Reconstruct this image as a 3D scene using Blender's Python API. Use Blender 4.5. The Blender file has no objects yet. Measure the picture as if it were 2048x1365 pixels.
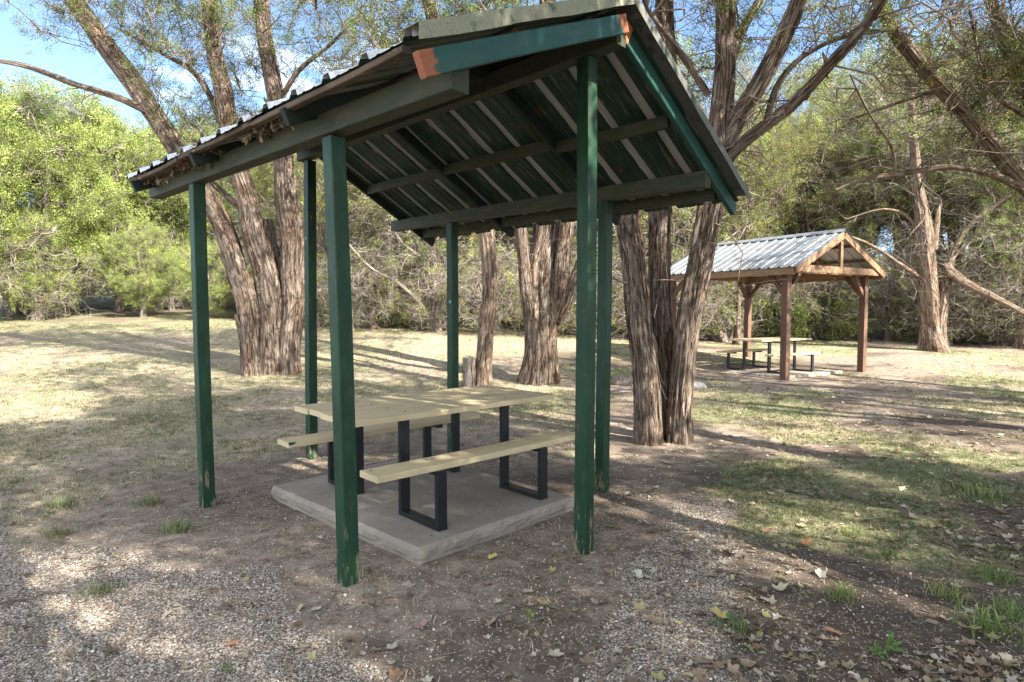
import bpy, math, random
import numpy as np
from mathutils import Vector

# ------------------------------------------------------------------ camera, world, sun, exposure
F_PX, PITCH, CAM_H = 1211.57, 0.0504, 1.5
scene = bpy.context.scene
C = scene.collection
cam = bpy.data.cameras.new('camera')
cam.sensor_width = 36.0
cam.lens = F_PX / 2048 * 36.0
cam.clip_end = 2000
camo = bpy.data.objects.new('camera', cam)
camo.location = (0, 0, CAM_H)
camo.rotation_euler = (math.pi / 2 - PITCH, 0, 0)
C.objects.link(camo)
scene.camera = camo

SUN_EL = math.radians(39)
SUN_AZ = math.radians(131)          # clockwise from +Y (the viewing direction)
SKY_STRENGTH, SUN_STRENGTH, EXPOSURE = 0.088, 5.0, 2.25
world = bpy.data.worlds.new('World')
scene.world = world
world.use_nodes = True
wt = world.node_tree
wt.nodes.clear()
wo = wt.nodes.new('ShaderNodeOutputWorld')
bg = wt.nodes.new('ShaderNodeBackground')
sky = wt.nodes.new('ShaderNodeTexSky')
sky.sky_type = 'NISHITA'
sky.sun_disc = False
sky.sun_elevation = SUN_EL
sky.sun_rotation = SUN_AZ
sky.altitude = 1800
sky.air_density = 1.0
sky.dust_density = 0.25
sky.ozone_density = 2.0
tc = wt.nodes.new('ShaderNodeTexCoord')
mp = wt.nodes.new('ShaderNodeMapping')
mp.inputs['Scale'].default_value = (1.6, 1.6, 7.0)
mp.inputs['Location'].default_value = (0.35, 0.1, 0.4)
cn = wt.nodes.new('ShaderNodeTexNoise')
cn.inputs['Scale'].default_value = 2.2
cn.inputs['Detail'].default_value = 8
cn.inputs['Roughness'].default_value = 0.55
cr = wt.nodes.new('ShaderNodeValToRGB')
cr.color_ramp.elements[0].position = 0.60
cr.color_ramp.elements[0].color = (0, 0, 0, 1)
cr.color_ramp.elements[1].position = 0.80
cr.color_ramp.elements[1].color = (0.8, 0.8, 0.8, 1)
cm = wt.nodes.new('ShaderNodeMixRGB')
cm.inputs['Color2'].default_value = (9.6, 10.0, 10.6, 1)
# clear ahead; bright cloud added in the unseen sky behind to fill the shade
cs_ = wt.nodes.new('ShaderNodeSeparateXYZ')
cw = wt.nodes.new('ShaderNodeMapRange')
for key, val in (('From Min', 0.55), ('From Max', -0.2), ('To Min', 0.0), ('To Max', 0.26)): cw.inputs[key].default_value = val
ca = wt.nodes.new('ShaderNodeMath'); ca.operation = 'ADD'
L_ = wt.links.new
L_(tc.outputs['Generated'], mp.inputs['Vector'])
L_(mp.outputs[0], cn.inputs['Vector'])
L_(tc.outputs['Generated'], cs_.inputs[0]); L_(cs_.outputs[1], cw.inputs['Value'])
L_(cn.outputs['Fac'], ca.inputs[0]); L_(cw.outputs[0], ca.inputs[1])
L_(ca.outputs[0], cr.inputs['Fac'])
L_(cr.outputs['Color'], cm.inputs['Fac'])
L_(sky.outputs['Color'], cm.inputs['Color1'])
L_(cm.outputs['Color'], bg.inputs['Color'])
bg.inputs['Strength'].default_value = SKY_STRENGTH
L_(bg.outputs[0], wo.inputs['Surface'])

sl = bpy.data.lights.new('sun', 'SUN')
sl.energy = SUN_STRENGTH
sl.angle = math.radians(0.5)
sl.color = (1.0, 0.93, 0.82)
so = bpy.data.objects.new('sun', sl)
tosun = Vector((math.sin(SUN_AZ) * math.cos(SUN_EL), math.cos(SUN_AZ) * math.cos(SUN_EL), math.sin(SUN_EL)))
so.rotation_euler = tosun.to_track_quat('Z', 'Y').to_euler()
so.location = (30, -30, 40)
C.objects.link(so)
scene.view_settings.view_transform = 'Standard'
scene.view_settings.look = 'None'
scene.view_settings.exposure = EXPOSURE
scene.view_settings.gamma = 1.0
scene.view_settings.use_white_balance = True
scene.view_settings.white_balance_temperature = 6450
scene.view_settings.white_balance_tint = 8
scene.render.engine = 'CYCLES'
scene.cycles.max_bounces = 8
scene.cycles.diffuse_bounces = 4
scene.cycles.transmission_bounces = 4
scene.cycles.use_denoising = True

# ------------------------------------------------------------------ small numeric helpers
def rngs(seed): return np.random.default_rng(seed)

def vnoise(x, y, seed=0):
    """smooth value noise on a plane, 0..1"""
    x = np.asarray(x, float); y = np.asarray(y, float)
    xi = np.floor(x).astype(np.int64); yi = np.floor(y).astype(np.int64)
    fx = x - xi; fy = y - yi
    fx = fx * fx * (3 - 2 * fx); fy = fy * fy * (3 - 2 * fy)
    def h(a, b):
        n = (a * 374761393 + b * 668265263 + seed * 974634777) & 0xffffffff
        n = ((n ^ (n >> 13)) * 1274126177) & 0xffffffff
        n = n ^ (n >> 16)
        return (n & 0xffff) / 65535.0
    return (h(xi, yi) * (1 - fx) + h(xi + 1, yi) * fx) * (1 - fy) + (h(xi, yi + 1) * (1 - fx) + h(xi + 1, yi + 1) * fx) * fy

def fbm(x, y, seed=0, o=4):
    s = 0; a = 0.5; f = 1; t = 0
    for k in range(o):
        s = s + a * vnoise(np.asarray(x) * f, np.asarray(y) * f, seed + k * 17); t += a; a *= 0.5; f *= 2.03
    return s / t

def sstep(a, b, x):
    t = np.clip((np.asarray(x, float) - a) / (b - a), 0, 1)
    return t * t * (3 - 2 * t)

def zg(x, y):
    """height of the ground"""
    x = np.asarray(x, float); y = np.asarray(y, float)
    s = 0.11 - 0.065 * sstep(-1, 8, x)
    t = np.maximum(0, y - 9)
    z = s * t * t / (t + 4)
    back = np.maximum(0, y - 27)
    z = z + 0.06 * back * sstep(0, 8, back)
    z = z + 0.05 * (fbm(x * 0.35, y * 0.35, 5, 3) - 0.5) * sstep(1.5, 9, np.hypot(x + 0.3, y - 4.8))
    return z

def pix_ray(px, py):
    x = (px - 1024) / F_PX; z = -(py - 682.5) / F_PX
    c, s = math.cos(PITCH), math.sin(PITCH)
    return np.array([x, c + z * s, -s + z * c])

def at(px, py, depth):
    """the point seen at photo pixel (px, py), DEPTH metres ahead"""
    d = pix_ray(px, py)
    return np.array([0, 0, CAM_H]) + d * (depth / d[1])

def onground(px, py):
    d = pix_ray(px, py)
    lo = None
    for t in np.arange(1.0, 90, 0.02):
        q = np.array([0, 0, CAM_H]) + d * t
        if q[2] <= float(zg(q[0], q[1])): return q
    return q

# ------------------------------------------------------------------ mesh helpers
def link_mesh(name, V, faces, mats, parent=None, origin=(0, 0, 0), bk=None, col=None, mi=None, smooth=False, extra=None):
    """V (n,3) world points; FACES an (m,k) array or a list of lists; one mesh object"""
    V = np.asarray(V, float) - np.asarray(origin, float)
    me = bpy.data.meshes.new(name)
    if isinstance(faces, np.ndarray): groups = [faces]
    else: groups = [np.asarray(f) for f in faces if len(f)]
    tot = np.concatenate([np.full(len(g), g.shape[1]) for g in groups])
    idx = np.concatenate([g.ravel() for g in groups])
    me.vertices.add(len(V)); me.vertices.foreach_set('co', V.astype(np.float32).ravel())
    me.loops.add(len(idx)); me.loops.foreach_set('vertex_index', idx.astype(np.int32))
    me.polygons.add(len(tot))
    st = np.concatenate([[0], np.cumsum(tot)[:-1]])
    me.polygons.foreach_set('loop_start', st.astype(np.int32))
    me.polygons.foreach_set('loop_total', tot.astype(np.int32))
    if mi is not None: me.polygons.foreach_set('material_index', np.asarray(mi, np.int32))
    me.polygons.foreach_set('use_smooth', np.full(len(tot), bool(smooth)))
    if not isinstance(mats, (list, tuple)): mats = [mats]
    for m in mats: me.materials.append(m)
    if bk is not None:
        a = me.attributes.new('bk', 'FLOAT_VECTOR', 'POINT'); a.data.foreach_set('vector', np.asarray(bk, np.float32).ravel())
    if col is not None:
        a = me.attributes.new('col', 'FLOAT_COLOR', 'POINT')
        cc = np.ones((len(V), 4), np.float32); cc[:, :3] = col
        a.data.foreach_set('color', cc.ravel())
    me.update(calc_edges=True)
    o = bpy.data.objects.new(name, me)
    C.objects.link(o)
    if parent is not None: o.parent = parent
    else: o.location = origin
    return o

def tag(o, label=None, cat=None, group=None, kind=None):
    if label: o['label'] = label
    if cat: o['category'] = cat
    if group: o['group'] = group
    if kind: o['kind'] = kind
    return o

def empty(name, loc, label, cat, group=None, rz=0):
    o = bpy.data.objects.new(name, None)
    o.location = loc; o.rotation_euler = (0, 0, rz); o.empty_display_size = 0.3
    C.objects.link(o)
    return tag(o, label, cat, group)

class MB:
    """collects shapes into one mesh"""
    def __init__(s): s.V = []; s.Q = []; s.T = []; s.bk = []; s.n = 0; s.col = []
    def add(s, V, Q=None, T=None, bk=None, col=None):
        V = np.asarray(V, float)
        s.V.append(V); s.bk.append(np.zeros((len(V), 3)) if bk is None else np.asarray(bk, float))
        s.col.append(np.full((len(V), 3), 0.5) if col is None else np.broadcast_to(np.asarray(col, float), (len(V), 3)))
        if Q is not None and len(Q): s.Q.append(np.asarray(Q) + s.n)
        if T is not None and len(T): s.T.append(np.asarray(T) + s.n)
        s.n += len(V)
    def build(s, name, mat, parent=None, origin=(0, 0, 0), smooth=False):
        F = []
        if s.Q: F.append(np.concatenate(s.Q))
        if s.T: F.append(np.concatenate(s.T))
        return link_mesh(name, np.concatenate(s.V), F, mat, parent, origin, np.concatenate(s.bk), np.concatenate(s.col), smooth=smooth)

_bs = [0]
def beam(mb, p0, p1, w, h, up=(0, 0, 1), ch=0.004, n=4, warp=0.0, off=None):
    """a sawn timber from p0 to p1: chamfered edges, width w (side), height h (along up), slight warp"""
    p0 = np.asarray(p0, float); p1 = np.asarray(p1, float)
    t = p1 - p0; L = np.linalg.norm(t); t = t / L
    up = np.asarray(up, float); s = np.cross(t, up); s /= np.linalg.norm(s); u = np.cross(s, t)
    a, b = w / 2, h / 2
    prof = np.array([(-a + ch, -b), (a - ch, -b), (a, -b + ch), (a, b - ch), (a - ch, b), (-a + ch, b), (-a, b - ch), (-a, -b + ch)])
    _bs[0] += 1
    r = rngs(1000 + _bs[0]); o_ = r.uniform(0, 50, 3); off = o_ if off is None else np.asarray(off, float)
    ph = r.uniform(0, 6.28, 2)
    V = []; K = []
    for k in range(n + 1):
        f = k / n
        d = warp * np.sin(math.pi * f) * (s * math.cos(ph[0]) + u * math.sin(ph[0])) + warp * 0.4 * math.sin(2 * math.pi * f) * s
        c = p0 + t * L * f + d
        for q in prof:
            V.append(c + s * q[0] + u * q[1]); K.append((q[0] + off[0], q[1] + off[1], f * L + off[2]))
    Q = []
    for k in range(n):
        for i in range(8):
            j = (i + 1) % 8
            Q.append((k * 8 + i, k * 8 + j, (k + 1) * 8 + j, (k + 1) * 8 + i))
    for base, rev in ((0, True), (n * 8, False)):
        for q in ((0, 1, 2, 7), (7, 2, 3, 6), (6, 3, 4, 5)):
            q = [base + x for x in q]
            Q.append(q[::-1] if rev else q)
    Q = np.array(Q)[:, ::-1] if True else Q
    mb.add(V, Q, bk=K)

def frames(P):
    """tangents and two side vectors along polylines P (N,n,3)"""
    T = np.gradient(P, axis=1)
    T /= np.linalg.norm(T, axis=2, keepdims=True) + 1e-9
    ref = np.where(np.abs(T[..., 2:3]) > 0.8, np.array([1.0, 0.2, 0.1]), np.array([0.1, 0.15, 1.0]))
    # keep one reference per polyline so that the tube does not twist
    ref = np.repeat(ref[:, :1], P.shape[1], axis=1)
    A = np.cross(T, ref); A /= np.linalg.norm(A, axis=2, keepdims=True) + 1e-9
    B = np.cross(T, A)
    return T, A, B

def tubes(P, R, sides=4, off=0.0):
    """N tubes along polylines P (N,n,3) with radii R (N,n): (V, Q, bk)"""
    P = np.asarray(P, float); R = np.asarray(R, float)
    N, n, _ = P.shape
    T, A, B = frames(P)
    th = np.arange(sides) / sides * 2 * math.pi
    V = P[:, :, None] + R[:, :, None, None] * (np.cos(th)[:, None] * A[:, :, None] + np.sin(th)[:, None] * B[:, :, None])
    s = np.concatenate([np.zeros((N, 1)), np.cumsum(np.linalg.norm(np.diff(P, axis=1), axis=2), axis=1)], axis=1)
    bk = np.zeros((N, n, sides, 3))
    r0 = R.max(axis=1)[:, None, None]
    bk[..., 0] = np.cos(th) * r0; bk[..., 1] = np.sin(th) * r0
    bk[..., 2] = s[:, :, None] + (np.arange(N) * 1.37 % 40)[:, None, None] + off
    i = np.arange(sides); j = (i + 1) % sides
    k = np.arange(n - 1)
    q = np.stack([k[:, None] * sides + i, (k[:, None] + 1) * sides + i, (k[:, None] + 1) * sides + j, k[:, None] * sides + j], axis=-1).reshape(-1, 4)
    Q = (np.arange(N) * n * sides)[:, None, None] + q[None]
    return V.reshape(-1, 3), Q.reshape(-1, 4), bk.reshape(-1, 3)

def resample(P, R, step):
    """smooth a hand-placed polyline (Catmull-Rom) at about STEP metres"""
    P = np.asarray(P, float); R = np.asarray(R, float)
    Pe = np.vstack([2 * P[0] - P[1], P, 2 * P[-1] - P[-2]])
    out = []; ro = []
    for i in range(len(P) - 1):
        m = max(2, int(np.linalg.norm(P[i + 1] - P[i]) / step))
        for k in range(m):
            t = k / m
            a, b, c, d = Pe[i], Pe[i + 1], Pe[i + 2], Pe[i + 3]
            out.append(0.5 * (2 * b + (c - a) * t + (2 * a - 5 * b + 4 * c - d) * t * t + (3 * b - a - 3 * c + d) * t ** 3))
            ro.append(R[i] * (1 - t) + R[i + 1] * t)
    out.append(P[-1]); ro.append(R[-1])
    return np.array(out), np.array(ro)

def limb(mb, P, R, seed, sides=56, flute=0.15, step=0.09, flare=0.0, strips=0, knobs=True, lean=0):
    """one fluted, stringy-barked cedar stem along the polyline P"""
    r = rngs(seed)
    P, R = resample(P, R, step)
    n = len(P)
    s = np.concatenate([[0], np.cumsum(np.linalg.norm(np.diff(P, axis=0), axis=1))])
    # gentle wander
    P = P + 0.18 * R[:, None] * np.stack([vnoise(s * 1.3 + 9, s * 0 + seed, 3) - .5, vnoise(s * 1.3 + 40, s * 0 + seed, 4) - .5, np.zeros(n)], 1) * 2
    T, A, B = frames(P[None]); A = A[0]; B = B[0]
    th = np.arange(sides) / sides * 2 * math.pi
    tw = s * 0.25
    ang = th[None] + tw[:, None] * 0.35
    S = np.repeat(s[:, None], sides, 1)
    def ringn(freq, sf, sd):
        # periodic noise round the stem: sample on a circle
        return vnoise(np.cos(ang) * freq + 20 + S * sf * 0.7, np.sin(ang) * freq + 20 - S * sf * 0.4, sd)
    fl = (ringn(1.6, 0.35, seed) - 0.5) * 1.5 + (ringn(4.5, 0.8, seed + 1) - 0.5) * 1.2 + (ringn(12, 1.6, seed + 2) - 0.5) * 0.9
    rr = R[:, None] * (1 + flute * fl * 1.3)
    if flare > 0:
        ff = np.exp(-s / (R[0] * 1.5))[:, None]
        rr = rr * (1 + flare * ff * (0.7 + 1.2 * (ringn(2.2, 0.1, seed + 7) - 0.3)))
    V = P[:, None] + rr[..., None] * (np.cos(th)[None, :, None] * A[:, None] + np.sin(th)[None, :, None] * B[:, None])
    r0 = R.mean()
    bk = np.stack([np.cos(ang) * r0 + seed * 0.37, np.sin(ang) * r0, S + seed * 1.1], -1)
    i = np.arange(sides); j = (i + 1) % sides; k = np.arange(n - 1)
    Q = np.stack([k[:, None] * sides + i, (k[:, None] + 1) * sides + i, (k[:, None] + 1) * sides + j, k[:, None] * sides + j], -1).reshape(-1, 4)
    mb.add(V.reshape(-1, 3), Q, bk=bk.reshape(-1, 3))
    # end cap
    e = (n - 1) * sides
    mb.add(np.vstack([V[-1], P[-1:] + T[0][-1:] * R[-1] * 0.3]), T=[(q, (q + 1) % sides, sides) for q in range(sides)], bk=np.vstack([bk[-1], bk[-1][:1]]))
    # hanging bark strips
    for q in range(strips):
        a = r.integers(0, max(1, n - 8)); m = int(r.integers(4, 9)); c = r.integers(0, sides)
        m = min(m, n - a)
        if m < 3: continue
        w = r.uniform(0.003, 0.011)
        rows = []; bks = []
        lift = r.uniform(0.004, 0.012); peel = r.uniform(0, 0.07) if r.random() < 0.35 else 0.004
        for z in range(m):
            f = z / (m - 1)
            nrm = V[a + z, c] - P[a + z]; nrm = nrm / (np.linalg.norm(nrm) + 1e-9)
            sd = np.cross(T[0][a + z], nrm)
            ctr = V[a + z, c] + nrm * (lift + peel * (1 - f) ** 2) + sd * (0.01 * math.sin(f * 3 + q))
            ww = w * (0.3 + 0.7 * math.sin(math.pi * min(1, max(0.05, f))))
            rows += [ctr - sd * ww, ctr + nrm * 0.002, ctr + sd * ww]
            bks += [bk[a + z, c] + 3.1] * 3
        Qs = []
        for z in range(m - 1):
            for g in (0, 1):
                Qs.append((z * 3 + g, z * 3 + g + 1, z * 3 + g + 4, z * 3 + g + 3))
        mb.add(rows, Qs, bk=bks)
    return P, R

# ------------------------------------------------------------------ materials
def new_mat(name):
    m = bpy.data.materials.new(name); m.use_nodes = True
    nt = m.node_tree; nt.nodes.clear()
    out = nt.nodes.new('ShaderNodeOutputMaterial')
    b = nt.nodes.new('ShaderNodeBsdfPrincipled')
    nt.links.new(b.outputs[0], out.inputs[0])
    b.inputs['Roughness'].default_value = 0.85
    b.inputs['Specular IOR Level'].default_value = 0.3
    return m, nt, b, out

class N:
    """terse node building"""
    def __init__(s, nt): s.nt = nt
    def l(s, a, b): s.nt.links.new(a, b)
    def attr(s, name, out='Vector'):
        n = s.nt.nodes.new('ShaderNodeAttribute'); n.attribute_name = name; return n.outputs[out]
    def pos(s): return s.nt.nodes.new('ShaderNodeNewGeometry').outputs['Position']
    def obj(s): return s.nt.nodes.new('ShaderNodeTexCoord').outputs['Object']
    def map(s, v, scale=(1, 1, 1), loc=(0, 0, 0)):
        n = s.nt.nodes.new('ShaderNodeMapping'); n.inputs['Scale'].default_value = scale; n.inputs['Location'].default_value = loc
        s.l(v, n.inputs[0]); return n.outputs[0]
    def noise(s, v, scale, detail=4, rough=0.55, dist=0.0):
        n = s.nt.nodes.new('ShaderNodeTexNoise'); n.inputs['Scale'].default_value = scale
        n.inputs['Detail'].default_value = detail; n.inputs['Roughness'].default_value = rough; n.inputs['Distortion'].default_value = dist
        s.l(v, n.inputs['Vector']); return n.outputs['Fac']
    def voro(s, v, scale, feature='F1', out='Distance', rnd=1.0):
        n = s.nt.nodes.new('ShaderNodeTexVoronoi'); n.feature = feature; n.inputs['Scale'].default_value = scale
        n.inputs['Randomness'].default_value = rnd
        s.l(v, n.inputs['Vector']); return n.outputs[out]
    def ramp(s, v, stops):
        n = s.nt.nodes.new('ShaderNodeValToRGB'); e = n.color_ramp.elements
        while len(e) < len(stops): e.new(0.5)
        for q, (p, c) in zip(e, stops):
            q.position = p; q.color = (c, c, c, 1) if not isinstance(c, tuple) else (*c, 1)
        s.l(v, n.inputs[0]); return n.outputs[0]
    def mix(s, f, a, b, mode='MIX'):
        n = s.nt.nodes.new('ShaderNodeMixRGB'); n.blend_type = mode
        for x, k in ((f, 'Fac'), (a, 'Color1'), (b, 'Color2')):
            if hasattr(x, 'is_linked') or hasattr(x, 'links'): s.l(x, n.inputs[k])
            elif k == 'Fac': n.inputs[k].default_value = x
            else: n.inputs[k].default_value = (*x, 1)
        return n.outputs[0]
    def math(s, op, a, b=0.0, clamp=False):
        n = s.nt.nodes.new('ShaderNodeMath'); n.operation = op; n.use_clamp = clamp
        for x, k in ((a, 0), (b, 1)):
            if hasattr(x, 'links'): s.l(x, n.inputs[k])
            else: n.inputs[k].default_value = x
        return n.outputs[0]
    def sep(s, v):
        n = s.nt.nodes.new('ShaderNodeSeparateXYZ'); s.l(v, n.inputs[0]); return n.outputs
    def sepc(s, v):
        n = s.nt.nodes.new('ShaderNodeSeparateColor'); s.l(v, n.inputs[0]); return n.outputs
    def bump(s, h, strength, dist, b, prev=None):
        n = s.nt.nodes.new('ShaderNodeBump'); n.inputs['Strength'].default_value = strength; n.inputs['Distance'].default_value = dist
        s.l(h, n.inputs['Height'])
        if prev is not None: s.l(prev, n.inputs['Normal'])
        if b is not None: s.l(n.outputs[0], b.inputs['Normal'])
        return n.outputs[0]

def mat_bark(name, light=(0.245, 0.20, 0.165), mid=(0.09, 0.064, 0.047), dark=(0.018, 0.012, 0.009), red=(0.175, 0.082, 0.043)):
    m, nt, b, out = new_mat(name); k = N(nt)
    v = k.attr('bk')
    v1 = k.map(v, (1, 1, 0.085))
    n1 = k.noise(v1, 75, 6, 0.7, 0.5)
    n2 = k.noise(k.map(v, (1, 1, 0.08)), 26, 4, 0.6, 0.4)
    n3 = k.noise(k.map(v, (1, 1, 0.5)), 3.1, 4)
    h = k.math('ADD', k.math('MULTIPLY', n1, 0.55), k.math('MULTIPLY', n2, 0.45))
    crack = k.math('ABSOLUTE', k.math('SUBTRACT', k.noise(k.map(v, (1, 1, 0.10), (5, 2, 3)), 20, 3, 0.55, 0.5), 0.5))
    cm_ = k.ramp(crack, [(0.012, 1.0), (0.045, 0.0)])
    h = k.math('SUBTRACT', h, k.math('MULTIPLY', cm_, 0.10))
    base = k.ramp(h, [(0.37, dark), (0.455, mid), (0.54, light), (0.64, tuple(min(1, c * 1.4) for c in light))])
    base = k.mix(k.ramp(n3, [(0.42, 0.45), (0.56, 0.0)]), base, mid)
    redm = k.ramp(n3, [(0.50, 0.0), (0.64, 0.7)])
    redm = k.math('MULTIPLY', redm, k.ramp(n2, [(0.4, 0.3), (0.6, 1.0)]))
    c = k.mix(redm, base, k.mix(h, dark, red))
    k.l(c, b.inputs['Base Color'])
    b.inputs['Roughness'].default_value = 0.95
    b.inputs['Specular IOR Level'].default_value = 0.1
    k.bump(h, 1.0, 0.03, b)
    return m

def mat_twig(name, c0, c1):
    m, nt, b, out = new_mat(name); k = N(nt)
    v = k.attr('bk')
    n = k.noise(k.map(v, (1, 1, 0.3)), 6, 3)
    k.l(k.mix(k.ramp(n, [(0.35, 0.0), (0.65, 1.0)]), c0, c1), b.inputs['Base Color'])
    b.inputs['Roughness'].default_value = 0.95
    b.inputs['Specular IOR Level'].default_value = 0.1
    return m

def mat_leaf(name, translucent=0.35, rough=0.6):
    m, nt, b, out = new_mat(name); k = N(nt)
    c = k.attr('col', 'Color')
    k.l(c, b.inputs['Base Color'])
    b.inputs['Roughness'].default_value = rough
    b.inputs['Specular IOR Level'].default_value = 0.25
    tr = nt.nodes.new('ShaderNodeBsdfTranslucent')
    k.l(k.mix(1.0, c, (1.15, 1.25, 0.75), 'MULTIPLY'), tr.inputs['Color'])
    mx = nt.nodes.new('ShaderNodeMixShader'); mx.inputs[0].default_value = translucent
    k.l(b.outputs[0], mx.inputs[1]); k.l(tr.outputs[0], mx.inputs[2])
    k.l(mx.outputs[0], out.inputs[0])
    return m

def mat_paint_wood(name, paint, paint2, wood=(0.36, 0.27, 0.17), dirt=(0.11, 0.085, 0.055), base_wear=0.0, wear=0.66, chip=None, dirt_amt=0.6, rough=0.55):
    """painted sawn timber: grain relief, faded and dirty patches, bare wood where the paint has gone"""
    m, nt, b, out = new_mat(name); k = N(nt)
    v = k.attr('bk')
    grain = k.noise(k.map(v, (1, 1, 0.035)), 130, 5, 0.65)
    blot = k.noise(k.map(v, (1, 1, 0.5)), 7, 5, 0.6)
    blot2 = k.noise(k.map(v, (1, 1, 0.25), (7, 3, 1)), 24, 5, 0.65)
    c = k.mix(k.ramp(blot, [(0.32, 0.0), (0.7, 1.0)]), paint, paint2)
    c = k.mix(k.math('MULTIPLY', k.ramp(blot2, [(0.5, 0.0), (0.75, 1.0)]), dirt_amt), c, dirt)
    # wear: bare wood in streaks, more towards the foot of a post
    w = k.math('ADD', k.math('MULTIPLY', blot2, 0.65), k.math('MULTIPLY', grain, 0.35))
    if base_wear > 0:
        z = k.sep(k.pos())[2]
        foot = k.math('MULTIPLY', k.math('SUBTRACT', 1.0, k.math('DIVIDE', z, base_wear), True), 0.115)
        w = k.math('ADD', w, foot)
    wm = k.ramp(w, [(wear, 0.0), (wear + 0.03, 1.0)])
    c = k.mix(wm, c, k.mix(grain, tuple(x * 0.6 for x in wood), wood))
    if chip:
        cmk = k.ramp(k.noise(k.map(v, (1, 1, 0.5), (3, 9, 2)), 9, 3, 0.5), [(0.735, 0.0), (0.745, 1.0)])
        c = k.mix(cmk, c, chip)
    k.l(c, b.inputs['Base Color'])
    k.l(k.mix(wm, (rough,) * 3, (0.95,) * 3), b.inputs['Roughness'])
    hgt = k.math('SUBTRACT', k.math('ADD', k.math('MULTIPLY', grain, 0.5), k.math('MULTIPLY', blot2, 0.3)), k.math('MULTIPLY', wm, 0.35))
    k.bump(hgt, 0.45, 0.004, b)
    return m

GREEN, GREEN2 = (0.004, 0.024, 0.010), (0.008, 0.045, 0.021)
M_bark = mat_bark('cedar_bark')
M_bark_dark = mat_bark('dark_bark', (0.24, 0.19, 0.15), (0.125, 0.09, 0.068), (0.03, 0.02, 0.015), (0.17, 0.09, 0.055))
M_bark_grey = mat_bark('grey_bark', (0.32, 0.275, 0.235), (0.165, 0.135, 0.11), (0.03, 0.023, 0.018), (0.18, 0.10, 0.06))
M_bark_red = mat_bark('torn_cedar_bark', (0.29, 0.23, 0.18), (0.135, 0.095, 0.068), (0.026, 0.017, 0.012), (0.21, 0.10, 0.052))
M_twig = mat_twig('grey_twig', (0.10, 0.08, 0.065), (0.33, 0.285, 0.245))
M_twig_dark = mat_twig('dark_twig', (0.085, 0.06, 0.045), (0.24, 0.185, 0.15))
M_leaf = mat_leaf('juniper_foliage', 0.27)
M_grass = mat_leaf('grass_blade', 0.3, 0.75)
M_litter = mat_leaf('dry_leaf', 0.15, 0.8)
M_post = mat_paint_wood('green_post_paint', GREEN, GREEN2, wood=(0.24, 0.185, 0.11), base_wear=0.5, wear=0.64, chip=(0.16, 0.34, 0.28), dirt_amt=0.25)
M_beam = mat_paint_wood('green_beam_paint', (0.022, 0.032, 0.018), (0.042, 0.048, 0.028), dirt=(0.075, 0.056, 0.032), wear=0.70, dirt_amt=0.9, rough=0.7)
M_rafter = mat_paint_wood('dark_rafter_paint', (0.006, 0.014, 0.010), (0.014, 0.022, 0.016), dirt=(0.035, 0.026, 0.018), wear=0.72, rough=0.75)
M_barge = mat_paint_wood('blue_green_board_paint', (0.008, 0.042, 0.036), (0.014, 0.062, 0.052), wear=0.69, dirt_amt=0.15)
M_orange = mat_paint_wood('orange_primer', (0.27, 0.075, 0.028), (0.36, 0.13, 0.055), wood=(0.4, 0.25, 0.14), wear=0.7, dirt_amt=0.2)
M_brownwood = mat_paint_wood('bare_brown_wood', (0.12, 0.085, 0.055), (0.20, 0.145, 0.095), dirt=(0.05, 0.035, 0.022), wear=0.62, rough=0.9)
M_tan = mat_paint_wood('tan_table_paint', (0.47, 0.375, 0.225), (0.53, 0.43, 0.265), wood=(0.45, 0.36, 0.22), dirt=(0.36, 0.29, 0.19), chip=(0.015, 0.075, 0.045), wear=0.74, dirt_amt=0.35, rough=0.5)
M_red = mat_paint_wood('red_brown_post_stain', (0.095, 0.052, 0.035), (0.14, 0.078, 0.053), wood=(0.33, 0.21, 0.13), dirt=(0.10, 0.045, 0.03), base_wear=0.35, wear=0.68, rough=0.7)
M_cedar = mat_paint_wood('cedar_lumber', (0.175, 0.10, 0.055), (0.26, 0.165, 0.095), wood=(0.30, 0.25, 0.20), dirt=(0.17, 0.10, 0.06), wear=0.62, rough=0.8)

def mat_barge_flaked(L):
    m = mat_paint_wood('flaked_barge_board_paint', (0.010, 0.050, 0.046), (0.018, 0.074, 0.064), wear=0.69, dirt_amt=0.25)
    nt = m.node_tree; k = N(nt); b = next(n for n in nt.nodes if n.type == 'BSDF_PRINCIPLED')
    old = b.inputs['Base Color'].links[0].from_socket
    v = k.attr('bk'); z = k.sep(v)[2]
    e = k.math('MINIMUM', k.math('ADD', z, 0.05), k.math('MULTIPLY', k.math('SUBTRACT', L, z), 1.9))
    n = k.noise(k.map(v, (1, 1, 0.6)), 22, 5, 0.6)
    e = k.math('SUBTRACT', e, k.math('MULTIPLY', k.math('SUBTRACT', n, 0.5), 0.32))
    f = k.ramp(e, [(0.112, 1.0), (0.124, 0.0)])
    o = k.mix(k.noise(k.map(v, (1, 1, 0.1)), 60, 4), (0.15, 0.045, 0.022), (0.30, 0.11, 0.05))
    k.l(k.mix(f, old, o), b.inputs['Base Color'])
    return m

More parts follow.
